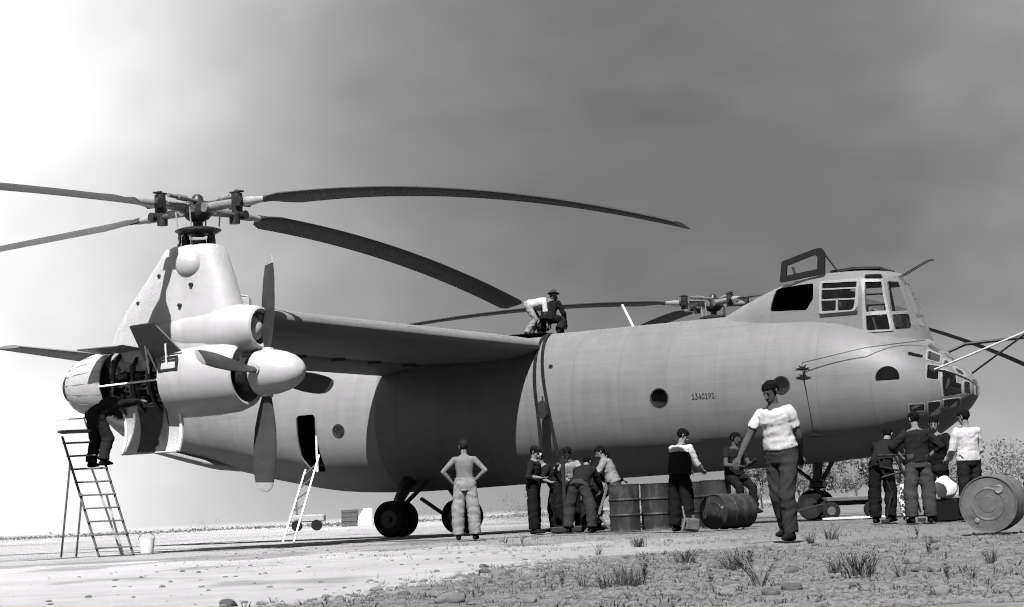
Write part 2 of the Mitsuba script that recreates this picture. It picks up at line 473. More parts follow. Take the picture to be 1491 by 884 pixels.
add(H + 'cockpit__instrument_panel', cat(box((9.22, 0, 4.12), (.12, 1.35, .36), .04), box((9.05, 0, 5.0), (.25, .9, .08), .03)), 'dark_interior', False, True)
# sill slab of the side window, raised hatch and roof strip
add(H + 'cockpit__window_sill', box((8.26, -1.015, 4.285), (.84, .075, .11), .02), 'dark_metal', False, True)
for k, pts in enumerate(HWIN[:1]):
    fr = Polygon([(7.84, 5.03), (8.73, 5.0), (8.70, 4.42), (8.60, 4.31), (7.84, 4.325)])
    fr = fr.buffer(-.05).buffer(.05)
    holes = [Polygon(p).buffer(-.02).buffer(.02) for p, _, _ in HWIN[:4]]
    for h in holes:
        fr = fr.difference(h)
    pr = trimesh.creation.extrude_polygon(fr, 1.8, engine='earcut')
    v = pr.vertices
    pr.vertices = np.stack([v[:, 0], -v[:, 2] - .2, v[:, 1]], 1)
    add(H + 'cockpit__window_frame', un((mf(hump_solid(-.022)) - mf(hump_solid(.002))) ^ mf(pr)), 'nose_frame', 25, True)
fr = Polygon([(8.78, 4.99), (9.17, 4.97), (9.40, 3.85), (8.80, 3.84)]).difference(Polygon(HWIN[4][0]).buffer(-.02).buffer(.02)).difference(Polygon(HWIN[5][0]).buffer(-.02).buffer(.02))
pr = trimesh.creation.extrude_polygon(fr, 1.8, engine='earcut'); v = pr.vertices
pr.vertices = np.stack([v[:, 0], -v[:, 2] - .2, v[:, 1]], 1)
add(H + 'cockpit__window_frame', un((mf(hump_solid(-.02)) - mf(hump_solid(.002)) - FS) ^ mf(pr)), 'nose_frame', 25, True)
ho = Polygon([(6.93, 5.12), (7.93, 5.22), (7.93, 5.68), (7.84, 5.80), (7.70, 5.79), (6.96, 5.58)])
hi_ = Polygon([(7.07, 5.26), (7.77, 5.34), (7.77, 5.60), (7.70, 5.66), (7.08, 5.48)])
hm = trimesh.creation.extrude_polygon(ho.buffer(-.03).buffer(.03).difference(hi_.buffer(-.02).buffer(.02)), .07, engine='earcut'); v = hm.vertices
hm.vertices = np.stack([v[:, 0], -v[:, 2] - .78 + (v[:, 1] - 5.2) * .25, v[:, 1] - .04], 1)
add(H + 'cockpit__hatch', hm, 'marking_black', False, True, label='black framed window hatch propped open above the cockpit')
gm = trimesh.creation.extrude_polygon(hi_.buffer(.01), .006, engine='earcut'); v = gm.vertices
gm.vertices = np.stack([v[:, 0], -v[:, 2] - .815 + (v[:, 1] - 5.2) * .25, v[:, 1] - .04], 1)
add(H + 'cockpit__hatch__pane', gm, 'glass', False, True)
add(H + 'cockpit__hatch__stay', cat(tube([(7.93, -.70, 5.6), (8.15, -.5, 5.2)], .018), tube([(7.2, -.74, 5.4), (7.26, -.7, 5.16)], .03)), 'dark_metal', True, True)
add(H + 'cockpit__roof_panel', loft([np.array([(s, y, z - .02), (s, -y, z - .02), (s, -y, z + .03), (s, y, z + .03)]) for s, y, z in ((7.95, .5, 5.245), (8.5, .52, 5.275), (9.0, .4, 5.25), (9.12, .3, 5.19))]), 'dark_metal', False, True)
for dy in (-.12, .02):
    add(H + 'roof_antenna', tube([(9.3, -.18 + dy, 4.98), (10.0, -.1 + dy, 5.33), (10.12, -.08 + dy, 5.345)], .014, 6), 'dark_metal', True, True)
add(H + 'roof_mast', tube([(3.06, .1, 4.4), (2.76, .1, 5.02)], .03, 8), 'white_paint', True, True)
# nose booms and probe
tipb = np.array([12.1, -.2, 3.72])
add(H + 'nose_boom', tube([(10.22, -.95, 2.98), tipb], .022, 8), 'frame_grey', True, True)
add(H + 'nose_boom', tube([(10.62, .28, 2.90), tipb], .022, 8), 'dark_metal', True, True)
add(H + 'nose_boom', tube([tipb, (14.2, -.2, 3.78)], [.022, .014], 8), 'frame_grey', True, True)
add(H + 'nose_probe', tube([(9.98, .35, 3.35), (10.4, .8, 3.58), (12.2, .9, 3.66)], .035, 8), 'dark_metal', True, True)
# side aerial: two star insulators and the wires between them
def side_y(s, z, off=0.0):
    t, b, w = _fi(s)
    h, c = (t - b) / 2, (t + b) / 2
    q = min(abs((z - c) / h), .999)
    return -(w * (1 - q ** 2.15) ** (1 / 2.15) + off)


def star(s, z):
    y = side_y(s, z, .16)
    ms = [lathe([(-.02, .03), (.02, .03)], (s, y, z), (0, 1, 0), 10), tube([(s, y, z), (s, side_y(s, z, -.02), z)], .018, 6)]
    for a in (10, 170, -10, 190, 60, 120):
        d = np.array([math.cos(math.radians(a)), 0, math.sin(math.radians(a)) * .6])
        ms.append(tube([np.array([s, y, z]), np.array([s, y, z]) + d * .17], [.035, .004], 6))
    return cat(*ms)


add(H + 'side_aerial', star(7.68, 3.14), 'marking_black', 40, True)
add(H + 'side_aerial', star(7.72, 1.76), 'marking_black', 40, True)
add(H + 'aerial_wire', tube([(7.68, side_y(7.68, 3.14, .17), 3.26), (7.68, side_y(7.68, 3.14, .17), 3.14), (7.72, side_y(7.7, 1.76, .16), 1.76)], .008, 6), 'marking_black', True, True)
add(H + 'aerial_wire', tube([(7.68, side_y(7.68, 3.14, .17), 3.27), (9.0, -1.6, 3.5), (10.0, -.72, 3.62)], .009, 6), 'dark_metal', True, True)
add(H + 'fuel_cap', lathe([(-.01, .05), (.012, .05), (.014, .01)], (1.69, side_y(1.69, 3.62, .0), 3.62), (0, -1, .35), 14), 'marking_black', 30, True)
# serial number on the side
tx = meshkit.text_mesh('1340191', .125, .012, bold=True)
tx = tx.subdivide_to_size(.03)
v = tx.vertices.copy()
w_ = v[:, 0].max()
s_ = 5.10 + v[:, 0] / w_ * .53
z_ = 2.66 + v[:, 1] + 0 * s_
tx = trimesh.Trimesh(np.stack([s_, np.array([side_y(a, b) for a, b in zip(s_, z_)]) - .004 - v[:, 2] * .3, z_], 1), tx.faces, process=False)
add(H + 'serial_number', tx, 'marking_black', False, True, label='black serial number 1340191 on the fuselage side')


# -- wing
def airfoil(s_le, chord, z, thick, inc=0.0, x0=0.0, x1=1.0, n=24):
    x = x0 + (x1 - x0) * (1 - np.cos(np.linspace(0, PI, n))) / 2
    yt = 5 * thick * (.2969 * np.sqrt(x) - .126 * x - .3516 * x ** 2 + .2843 * x ** 3 - .1036 * x ** 4)
    cam = .02 * 4 * x * (1 - x)
    P = np.concatenate([np.stack([x, cam + yt], 1), np.stack([x, cam - yt], 1)[::-1][1:-1]])
    return np.stack([s_le - P[:, 0] * chord, z + P[:, 1] * chord - np.sin(inc) * P[:, 0] * chord], 1)


def span(y0, y1, n, **k):
    rings = []
    for y in np.linspace(y0, y1, n):
        a = airfoil(**k)
        rings.append(np.stack([a[:, 0], np.full(len(a), y), a[:, 1]], 1))
    return loft(rings)


wk = dict(s_le=1.28, chord=4.0, z=4.13, thick=.14, inc=math.radians(2.6))
for y0, y1 in ((-12.2, -1.2), (1.2, 12.2)):
    add(H + 'wing', span(y0, y1, 12, x1=.74, **wk), 'wing_skin', 45, True)
    fk = dict(s_le=-1.72, chord=1.02, z=3.985, thick=.16, inc=math.radians(15))
    for a, b in (((y0, (y0 + y1) / 2 - .015), ((y0 + y1) / 2 + .015, y1))):
        lo, hi = (max(a, -11.6), b) if y0 < 0 else (a, min(b, 11.6))
        add(H + 'wing__flap', span(lo, hi, 4, **fk), 'wing_skin', 45, True)
    for k in np.linspace(y0 + 1.2, y1 - .8, 7):
        add(H + 'wing__flap_bracket', box((-1.65, k, 3.87), (.34, .04, .07), .01), 'dark_metal', False, True)
# -- tail
def surf(root, tip, n=10, th=.1):
    (p0, c0), (p1, c1) = root, tip
    p0, p1 = np.array(p0, float), np.array(p1, float)
    d = p1 - p0; d[0] = 0
    x, nrm = np.array([-1.0, 0, 0]), np.cross(d / np.linalg.norm(d), [1.0, 0, 0])
    rings = []
    for t in np.linspace(0, 1, n):
        o, c = p0 * (1 - t) + p1 * t, c0 * (1 - t) + c1 * t
        a = airfoil(0, c, 0, th)
        rings.append(o + np.outer(-a[:, 0], x) + np.outer(a[:, 1], nrm))
    return loft(rings)


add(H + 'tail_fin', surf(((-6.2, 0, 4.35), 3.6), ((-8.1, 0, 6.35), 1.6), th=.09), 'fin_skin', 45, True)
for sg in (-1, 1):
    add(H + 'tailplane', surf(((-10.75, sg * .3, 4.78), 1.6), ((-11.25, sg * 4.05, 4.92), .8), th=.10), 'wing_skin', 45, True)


# -- engine nacelle, pylon, propeller and rotor of one side
def mir(m, sg):
    if sg < 0:
        return m
    m = m.copy(); m.vertices[:, 1] *= -1; m.invert()
    return m


YN, ZN = -12.2, 3.12
AX = (1, 0, 0)


def arc_panel(s0, s1, r, a0, a1, cy, cz, th=.02, n=16):
    """curved cowl panel about an axis along s; angles in degrees from starboard (0) upward"""
    rings = []
    for a in np.radians(np.linspace(a0, a1, n)):
        c, s = -math.cos(a), math.sin(a)
        rings.append([(s0, cy + c * r, cz + s * r), (s1, cy + c * r, cz + s * r), (s1, cy + c * (r + th), cz + s * (r + th)), (s0, cy + c * (r + th), cz + s * (r + th))])
    return loft([np.array(q) for q in rings])


def prop_blade(sg, dp=0):
    rings = []
    for r, c, tw in ((.30, .17, 72), (.45, .19, 70), (.7, .30, 66), (1.0, .39, 62), (1.35, .42, 58), (1.7, .40, 55), (1.88, .36, 53), (1.97, .32, 52)):
        a = airfoil(.45, 1, 0, .12 if r > .5 else .5)[:, :2]
        t = math.radians(tw + dp)
        x, y = a[:, 0] * c, a[:, 1] * c
        rings.append(np.stack([x * math.sin(t) + y * math.cos(t), -x * math.cos(t) + y * math.sin(t), np.full(len(a), r)], 1))
    return loft(rings)


def prop_tip(sg, dp=0):
    rings = []
    for r, c, tw in ((1.97, .32, 52), (2.06, .27, 51), (2.12, .16, 51), (2.14, .05, 51)):
        a = airfoil(.45, 1, 0, .12)
        t = math.radians(tw + dp)
        x, y = a[:, 0] * c, a[:, 1] * c
        rings.append(np.stack([x * math.sin(t) + y * math.cos(t), -x * math.cos(t) + y * math.sin(t), np.full(len(a), r)], 1))
    return loft(rings)


def rotx(m, deg):
    c, s = math.cos(math.radians(deg)), math.sin(math.radians(deg))
    R = np.array([[1, 0, 0], [0, c, -s], [0, s, c]])
    return trimesh.Trimesh(m.vertices @ R.T, m.faces, process=False)


def nacelle(sg, detail):
    N = H + 'engine_nacelle' if sg < 0 else H + 'engine_nacelle_001'
    def A(key, m, mt, sm=35, **k):
        add(key, mir(m, sg), mt, sm, True, **k)
    cowl = lathe([(.98, .50), (1.0, .545), (.95, .60), (.75, .665), (.3, .70), (-.3, .71), (-.5, .70), (-.5, .67), (.3, .655), (.7, .60), (.95, .5)], (0, YN, ZN), AX, 56, True)
    A(N, cowl, 'nacelle_skin')
    A(N + '__firewall', lathe([(.35, .64), (.33, .64)], (0, YN, ZN), AX, 40), 'dark_interior')
    A(N + '__exhaust_cone', lathe([(-1.85, .62), (-1.85, .655), (-2.1, .64), (-2.4, .59), (-2.65, .52), (-2.8, .45), (-2.88, .36), (-2.8, .34), (-2.45, .48), (-1.95, .58)], (0, YN, ZN), AX, 48, True), 'nacelle_skin')
    ribs = [tube([(-1.87, YN - .657 * math.cos(a), ZN + .657 * math.sin(a)), (-2.4, YN - .594 * math.cos(a), ZN + .594 * math.sin(a)), (-2.78, YN - .464 * math.cos(a), ZN + .464 * math.sin(a))], .009, 5) for a in np.radians(np.arange(-75, 76, 19))]
    A(N + '__exhaust_seam', cat(*ribs), 'hub_metal', True)
    A(N + '__exhaust_nozzle', lathe([(-2.7, .34), (-3.0, .28), (-3.02, .26), (-2.7, .31)], (0, YN, ZN), AX, 32, True), 'dark_metal')
    if detail:
        rs = np.random.RandomState(5)
        A(N + '__engine', lathe([(.3, .30), (-.7, .34), (-1.0, .40), (-1.3, .40), (-1.4, .34), (-1.9, .36), (-2.2, .42), (-2.25, .42)], (0, YN, ZN), AX, 36), 'engine_dark')
        for s in (-.72, -1.1, -1.55):
            A(N + '__engine_frame', lathe([(s - .03, .60), (s + .03, .60), (s + .03, .655), (s - .03, .655)], (0, YN, ZN), AX, 40, True), 'dark_metal')
        pipes = []
        for i in range(64):
            a0 = rs.uniform(-70, 120); s0 = rs.uniform(-1.8, -.7); L = rs.uniform(.3, .9); r = rs.uniform(.42, .56)
            pts = []
            for t in np.linspace(0, 1, 7):
                a = math.radians(a0 + (rs.uniform(-4, 4) + 60 * t * (i % 3 == 0)))
                pts.append((min(s0 + L * t * (i % 3 != 0), -.55), YN - r * math.cos(a), ZN + r * math.sin(a)))
            pipes.append(tube(pts, rs.uniform(.012, .035), 7))
        A(N + '__engine_pipes', cat(*pipes[:40]), 'hub_metal', True, kind='stuff')
        A(N + '__engine_hoses', cat(*pipes[40:]), 'rubber', True, kind='stuff')
        boxes = [box((rs.uniform(-1.7, -.7), YN - .47 * math.cos(a), ZN + .47 * math.sin(a)), rs.uniform(.06, .22, 3), .01) for a in np.radians(rs.uniform(-65, 85, 30))]
        for q_, b_ in enumerate(boxes):
            A(N + '__engine_accessory', b_, ('engine_dark', 'dark_metal', 'hub_metal')[q_ % 3], False)
        A(N + '__beam', bar((-1.85, YN - .64, ZN - .06), (-.5, YN - .64, ZN - .02), .05, .035), 'white_paint', False)
        A(N + '__bay_roof', arc_panel(-1.85, -.5, .67, 62, 180, YN, ZN, .03, 20), 'nacelle_skin')
        A(N + '__bay_keel', arc_panel(-1.85, -.5, .67, 180, 285, YN, ZN, .03, 20), 'nacelle_skin')
        # opened cowl doors
        A(N + '__cowl_door', box((-1.45, YN - .74, 3.70), (1.05, .74, .03), .01, np.array([[1, 0, 0], [0, math.cos(-.06), -math.sin(-.06)], [0, math.sin(-.06), math.cos(-.06)]])), 'aircraft_skin', False, label='long cowl door propped level above the engine bay')
        q = [(-.85, YN - .55, 3.48), (-.02, YN - .58, 3.60), (-.30, YN - 1.0, 4.10), (-.83, YN - 1.0, 4.08)]
        q = [np.array(p) for p in q]
        nrm = np.cross(q[1] - q[0], q[3] - q[0]); nrm /= np.linalg.norm(nrm)
        pm = hull(np.array(q + [p + nrm * .035 for p in q]))
        A(N + '__cowl_door', un(pm), 'aircraft_skin', False, label='short cowl door raised steeply above the engine bay')
        A(N + '__door_stay', cat(bar((-.72, YN - .6, 3.1), (-.7, YN - .75, 3.72), .04, .03), bar((-.3, YN - .66, 3.3), (-.25, YN - .75, 3.72), .03, .03), bar((-.52, YN - .62, 3.2), (-.68, YN - .72, 3.66), .03, .03)), 'white_paint', False)
        A(N + '__hinge_frame', cat(bar((-.46, YN - .68, 3.46), (-.04, YN - .68, 3.48), .03, .05), bar((-.46, YN - .70, 3.24), (-.04, YN - .70, 3.26), .03, .05), bar((-.44, YN - .71, 3.24), (-.44, YN - .69, 3.48), .04, .04), bar((-.06, YN - .71, 3.24), (-.06, YN - .69, 3.48), .04, .04)), 'dark_metal', False)
        # the lower door hangs from the keel, its hollow side to the front
        low = arc_panel(-1.72, -.62, .72, 22, 88, YN + .12, ZN - 1.30, .02, 16)
        lv = low.vertices
        low = arc_panel(-1.6, -.3, .80, 150, 215, YN - 1.02, ZN - .86, .022, 18)
        A(N + '__cowl_door', low, 'nacelle_skin', 40, label='curved cowl door hanging open below the engine bay')
        A(N + '__cowl_door_shade', arc_panel(-1.25, -.62, .785, 151, 213, YN - 1.02, ZN - .86, .012, 18), 'engine_dark', 40)  # dark sheet standing in for the nacelle shadow across the door
        A(N + '__cowl_door_rib', cat(*[arc_panel(s - .025, s + .025, .765, 150, 215, YN - 1.02, ZN - .86, .034, 16) for s in (-1.57, -.33)]), 'white_paint', 40)
    else:
        A(N + '__engine_cowl', lathe([(-.5, .70), (-1.85, .66), (-1.85, .6), (-.5, .65)], (0, YN, ZN), AX, 48, True), 'nacelle_skin')
    # pylon with its gearbox pod
    rings = []
    for z, r0, f0, w in ((3.3, -2.3, 1.0, .50), (3.7, -2.1, .98, .50), (4.1, -1.9, .93, .48), (4.45, -1.66, .86, .45), (4.9, -1.24, .72, .43), (5.3, -.88, .58, .41), (5.48, -.72, .50, .39), (5.53, -.6, .4, .28)):
        c, L = (r0 + f0) / 2, (f0 - r0) / 2
        a = np.arange(48) * 2 * PI / 48
        x = np.cos(a)
        # round nose, tapering tail
        y = np.sign(np.sin(a)) * np.abs(np.sin(a)) ** .8 * w * np.where(x < -.1, np.maximum(1 - (np.abs(x + .1) / .9) ** 2.2 * .6, .05), 1)
        rings.append(np.stack([c + L * np.sign(x) * np.abs(x) ** .75, YN + y, np.full(48, z)], 1))
    P = H + ('pylon' if sg < 0 else 'pylon_001')
    A(P, loft(rings), 'nacelle_skin', 40)
    dome = trimesh.creation.icosphere(3, .29); dome.vertices = dome.vertices * [1, .8, 1] + [.02, YN - .30, 5.17]
    A(P + '__dome', dome, 'nacelle_skin', True)
    fitt = [lathe([(0, .04), (.05, .035)], (sx, YN - yy, zz), (0, -1, 0), 8) for sx, zz, yy in ((.12, 4.78, .42), (-.12, 4.42, .45), (-1.15, 4.55, .30), (-.6, 5.0, .38))]
    A(P + '__latch', cat(*fitt), 'dark_metal')
    A(P + '__gearbox_pod', lathe([(1.30, .30), (1.33, .345), (1.30, .385), (1.15, .42), (.7, .48), (.0, .53), (-.8, .50), (-1.4, .36), (-1.75, .12), (-1.7, .08), (.9, .30)], (0, YN, 3.93), AX, 44, True), 'nacelle_skin')
    A(P + '__intake_duct', lathe([(.95, .34), (.9, .33)], (0, YN, 3.93), AX, 32), 'dark_interior')
    A(P + '__intake_bullet', lathe([(.92, .27), (1.1, .26), (1.22, .2), (1.28, .1), (1.29, .01)], (0, YN, 3.93), AX, 28), 'frame_grey', 60)
    A(P + '__intake_vanes', cat(*[bar((1.15, YN + .24 * math.cos(a), 3.93 + .24 * math.sin(a)), (1.12, YN + .345 * math.cos(a), 3.93 + .345 * math.sin(a)), .02, .05) for a in np.arange(24) * PI / 12]), 'dark_metal', False)
    A(P + '__lifting_lug', cat(tube([(.55, YN + .3, 4.33), (.55, YN + .3, 4.62), (.85, YN + .3, 4.55), (.85, YN + .3, 4.3)], .025, 6), box((.72, YN + .33, 4.42), (.3, .12, .24), .02)), 'frame_grey', False)
    # propeller
    PR = H + ('propeller' if sg < 0 else 'propeller_001')
    A(PR + '__spinner', lathe([(1.22, .36), (1.25, .395), (1.42, .41), (1.62, .395), (1.82, .35), (1.98, .285), (2.10, .20), (2.17, .11), (2.19, .01)], (0, YN, ZN), AX, 48), 'nacelle_skin', 60)
    A(PR + '__back_plate', lathe([(1.16, .30), (1.222, .36), (1.222, .1)], (0, YN, ZN), AX, 40), 'dark_metal')
    hubm = lathe([(.3, .3), (1.12, .33)], (0, YN, ZN), AX, 30)
    A(PR + '__shaft_housing', hubm, 'dark_metal')
    for k in range(4):
        b0 = prop_blade(sg, 9 if k % 2 == 0 else -18)
        bb = rotx(b0, 90 * k - 5)
        bb.vertices += [1.42, YN, ZN]
        A(PR + '__blade', bb, 'prop_black', 45)
        tp = rotx(prop_tip(sg, 9 if k % 2 == 0 else -18), 90 * k - 5)
        tp.vertices += [1.42, YN, ZN]
        A(PR + '__blade_tip', tp, 'prop_tip', 45)
        cf = rotx(lathe([(.3, .13), (.44, .105)], (0, 0, 0), (0, 0, 1), 16), 90 * k - 5)
        cf.vertices += [1.42, YN, ZN]
        A(PR + '__blade_cuff', cf, 'nacelle_skin', 40)


nacelle(-1, True)
nacelle(1, False)


# -- rotors
def rotor_blade(R, droop, pitch, flip):
    rings = []
    for r in np.concatenate([[1.62, 1.72, 1.9], np.linspace(2.2, R - .3, 26), [R - .12, R]]):
        c = .10 if r < 1.7 else .16 if r < 1.8 else .44 if r < 2.0 else .66 - .1 * (r / R)
        if r > R - .05: c *= .8
        a = airfoil(.30, 1, 0, .8 if r < 1.75 else .16 if r < 2.5 else .12)
        x, y = a[:, 0] * c * flip, a[:, 1] * c
        t = math.radians(pitch) * flip
        rings.append(np.stack([np.full(len(a), r), x * math.cos(t) - y * math.sin(t), x * math.sin(t) + y * math.cos(t) - droop * (max(r - 1.0, 0) / (R - 1.0)) ** 2], 1))
    return loft(rings)


def rotor(yc, zc, blades, key, flip):
    K = H + key
    def A(k, m, mt, sm=40):
        m = m.copy(); m.vertices = m.vertices + [0, yc, 0]
        add(K + '__' + k, m, mt, sm, True)
    A('mast', lathe([(5.4, .14), (5.62, .14), (5.64, .09), (zc - .2, .09)], (0, 0, 0)), 'dark_metal')
    A('swashplate', lathe([(zc - .46, .10), (zc - .45, .34), (zc - .40, .42), (zc - .38, .42), (zc - .34, .30), (zc - .32, .10)], (0, 0, 0), (0, 0, 1), 40), 'dark_metal')
    A('hub', lathe([(zc - .22, .12), (zc - .18, .2), (zc - .1, .26), (zc + .08, .26), (zc + .14, .2), (zc + .16, .12), (zc + .24, .1), (zc + .28, .05)], (0, 0, 0), (0, 0, 1), 24), 'dark_metal')
    acts = [cat(lathe([(5.5, .07), (5.72, .07), (5.74, .03), (zc - .42, .03)], (.24 * math.cos(a), .24 * math.sin(a), 0), (0, 0, 1), 12), box((.24 * math.cos(a), .24 * math.sin(a), 5.6), (.14, .12, .14), .02)) for a in np.radians((20, 110, 200, 290))]
    A('actuators', cat(*acts), 'dark_metal')
    A('actuator_bracket', cat(bar((-.30, -.2, 5.5), (-.30, -.15, zc - .42), .06, .05), bar((.32, -.2, 5.62), (.1, -.35, 5.62), .05, .05)), 'bright_metal', False)
    for deg, R, droop, pitch in blades:
        Q = rz(deg)
        def B(k, m, mt, sm=40):
            m = trimesh.Trimesh(m.vertices @ Q.T + [0, 0, zc], m.faces, process=False)
            A(k, m, mt, sm)
        B('arm', cat(tube([(.1, 0, 0), (.95, 0, .01)], [.095, .075], 14), lathe([(-.13, .09), (.13, .09)], (.30, 0, 0), (0, 1, 0), 14)), 'hub_metal')
        B('hinge', cat(lathe([(-.17, .10), (.17, .10)], (1.02, 0, .0), (0, 0, 1), 16), lathe([(-.15, .085), (.15, .085)], (1.18, 0, 0), (0, 1, 0), 14), lathe([(.17, .05), (.24, .04)], (1.02, 0, .0), (0, 0, 1), 10), box((1.02, 0, .20), (.3, .1, .03), .01)), 'dark_metal')
        B('cuff', lathe([(0, .085), (.3, .08), (.42, .062), (.6, .055)], (1.12, 0, 0), (1, 0, -.02), 14), 'bright_metal')
        B('damper', cat(tube([(.15, .12, .13), (.95, .14, .16)], [.035, .04], 8), tube([(.45, .13, .145), (.7, .135, .15)], .055, 8)), 'hub_metal')
        B('pitch_link', tube([(.38, .16, -.36), (.42, .17, 0)], .015, 6), 'bright_metal')
        B('blade', rotor_blade(R, droop, pitch, flip), 'blade_grey', 50)


def w2l(deg):      # world azimuth (degrees from +x towards +y) to aircraft axes
    return deg + 27.7


rotor(YN, 6.2, [(w2l(-38), 10.5, 1.5, 10), (w2l(56.5), 10.5, 1.15, 13), (w2l(138), 10.5, .0, 22), (w2l(238), 10.5, .45, 20)], 'rotor', -1)
rotor(-YN, 6.06, [(w2l(-68), 10.5, 1.4, 6), (w2l(20), 10.5, 2.1, 6), (w2l(112), 10.5, 1.4, 6), (w2l(213), 10.5, .8, 6)], 'rotor_001', 1)


# -- undercarriage
def wheel(c, r, w, key):
    prof = [(-w / 2 * .7, r * .55), (-w / 2, r * .72), (-w / 2 * .95, r * .9), (-w / 2 * .55, r * .985), (0, r), (w / 2 * .55, r * .985), (w / 2 * .95, r * .9), (w / 2, r * .72), (w / 2 * .7, r * .55)]
    add(key, lathe(prof, c, (0, 1, 0), 40), 'rubber', 50, True)
    add(key + '__rim', cat(lathe([(-w * .36, r * .2), (-w * .36, r * .5), (w * .36, r * .5), (w * .36, r * .2)], c, (0, 1, 0), 24), lathe([(-w * .45, r * .18), (w * .45, r * .18)], c, (0, 1, 0), 16)), 'dark_metal', 30, True)


wi = 0
for sg in (-1, 1):
    yc = sg * 1.55
    for dy in (-.21, .21):
        wheel((-2.42, yc + dy, .415), .415, .34, H + 'main_wheel' + ('' if wi == 0 else f'_{wi:03d}')); wi += 1
    add(H + 'main_leg', cat(tube([(-2.42, yc, .42), (-2.41, yc * .93, .82), (-2.4, yc * .6, 1.3)], [.10, .12, .17], 12), lathe([(-.39, .06), (.39, .06)], (-2.42, yc, .415), (0, 1, 0), 12), tube([(-2.42, yc, .55), (-1.9, yc * .6, 1.25)], .05, 8)), 'dark_metal', 40, True)
add(H + 'main_leg_brace', bar((-1.95, -1.2, .86), (-1.40, -1.2, .50), .09, .07), 'dark_metal', False, True)
for i, dy in enumerate((-.24, .24)):
    wheel((7.15, dy, .32), .32, .24, H + 'nose_wheel' + ('' if i == 0 else '_001'))
add(H + 'nose_leg', cat(tube([(7.15, 0, .32), (7.2, 0, .8), (7.25, 0, 1.3)], [.07, .09, .12], 12), lathe([(-.3, .045), (.3, .045)], (7.15, 0, .32), (0, 1, 0), 10), tube([(7.2, 0, .75), (6.6, 0, 1.25)], .04, 8), tube([(7.3, .1, .85), (7.55, .1, 1.25)], .05, 8), box((7.22, 0, .75), (.3, .3, .16), .03)), 'dark_metal', 40, True)


# ================================================================ people
def ring(c, t, lft, w, d, n=14):
    t = np.asarray(t, float) / np.linalg.norm(t)
    l = np.asarray(lft, float) - t * (np.asarray(lft, float) @ t); l /= np.linalg.norm(l)
    f = np.cross(l, t)
    a = np.arange(n) * 2 * PI / n
    return np.asarray(c, float) + np.cos(a)[:, None] * w * l + np.sin(a)[:, None] * d * f


SPH = trimesh.creation.icosphere(1).vertices


def ball(c, r):
    return np.asarray(c, float) + SPH * np.asarray(r)


def limb(pts):                                   # chain of (centre, radius)
    return [hull(np.vstack([ball(*a), ball(*b)])) for a, b in zip(pts[:-1], pts[1:])]


def cone(a, ra, b, rb, n=16):                    # flat-ended tapered piece
    x, y, d = frame(np.asarray(b, float) - np.asarray(a, float))
    return hull(np.vstack([ring(a, d, x, ra, ra, n), ring(b, d, x, rb, rb, n)]))


def soften(mans, length=.03, it=8, wrinkle=0.0, seed=0, freq=9):
    m = un(m3.Manifold.batch_boolean(mans, m3.OpType.Add).refine_to_length(length))
    m.merge_vertices()
    trimesh.smoothing.filter_taubin(m, lamb=.5, nu=.53, iterations=it)
    if wrinkle:
        q = m.vertices
        w0 = (meshkit.fbm(q * 5 + seed, 2) - .5)[:, None] * .22
        n = meshkit.fbm((q + w0) * freq * .8 + seed * 7.3, 2) - .5
        k1 = 1 - np.abs(2 * meshkit.noise((q + w0) * np.array([freq * .5, freq * .5, freq * 1.5]) + seed * 3.1) - 1)
        k2 = 1 - np.abs(2 * meshkit.noise((q @ np.array([[.8, 0, .6], [0, 1, 0], [-.6, 0, .8]]) + w0) * np.array([freq * .5, freq * .5, freq * 1.7]) + seed * 1.7) - 1)
        m.vertices = q + m.vertex_normals * (n * 1.4 * wrinkle + (k1 ** 3 - .25) * wrinkle * 1.2 + (k2 ** 3 - .25) * wrinkle)[:, None]
    return m


def V(x):
    x = np.asarray(x, float)
    return x / np.linalg.norm(x)


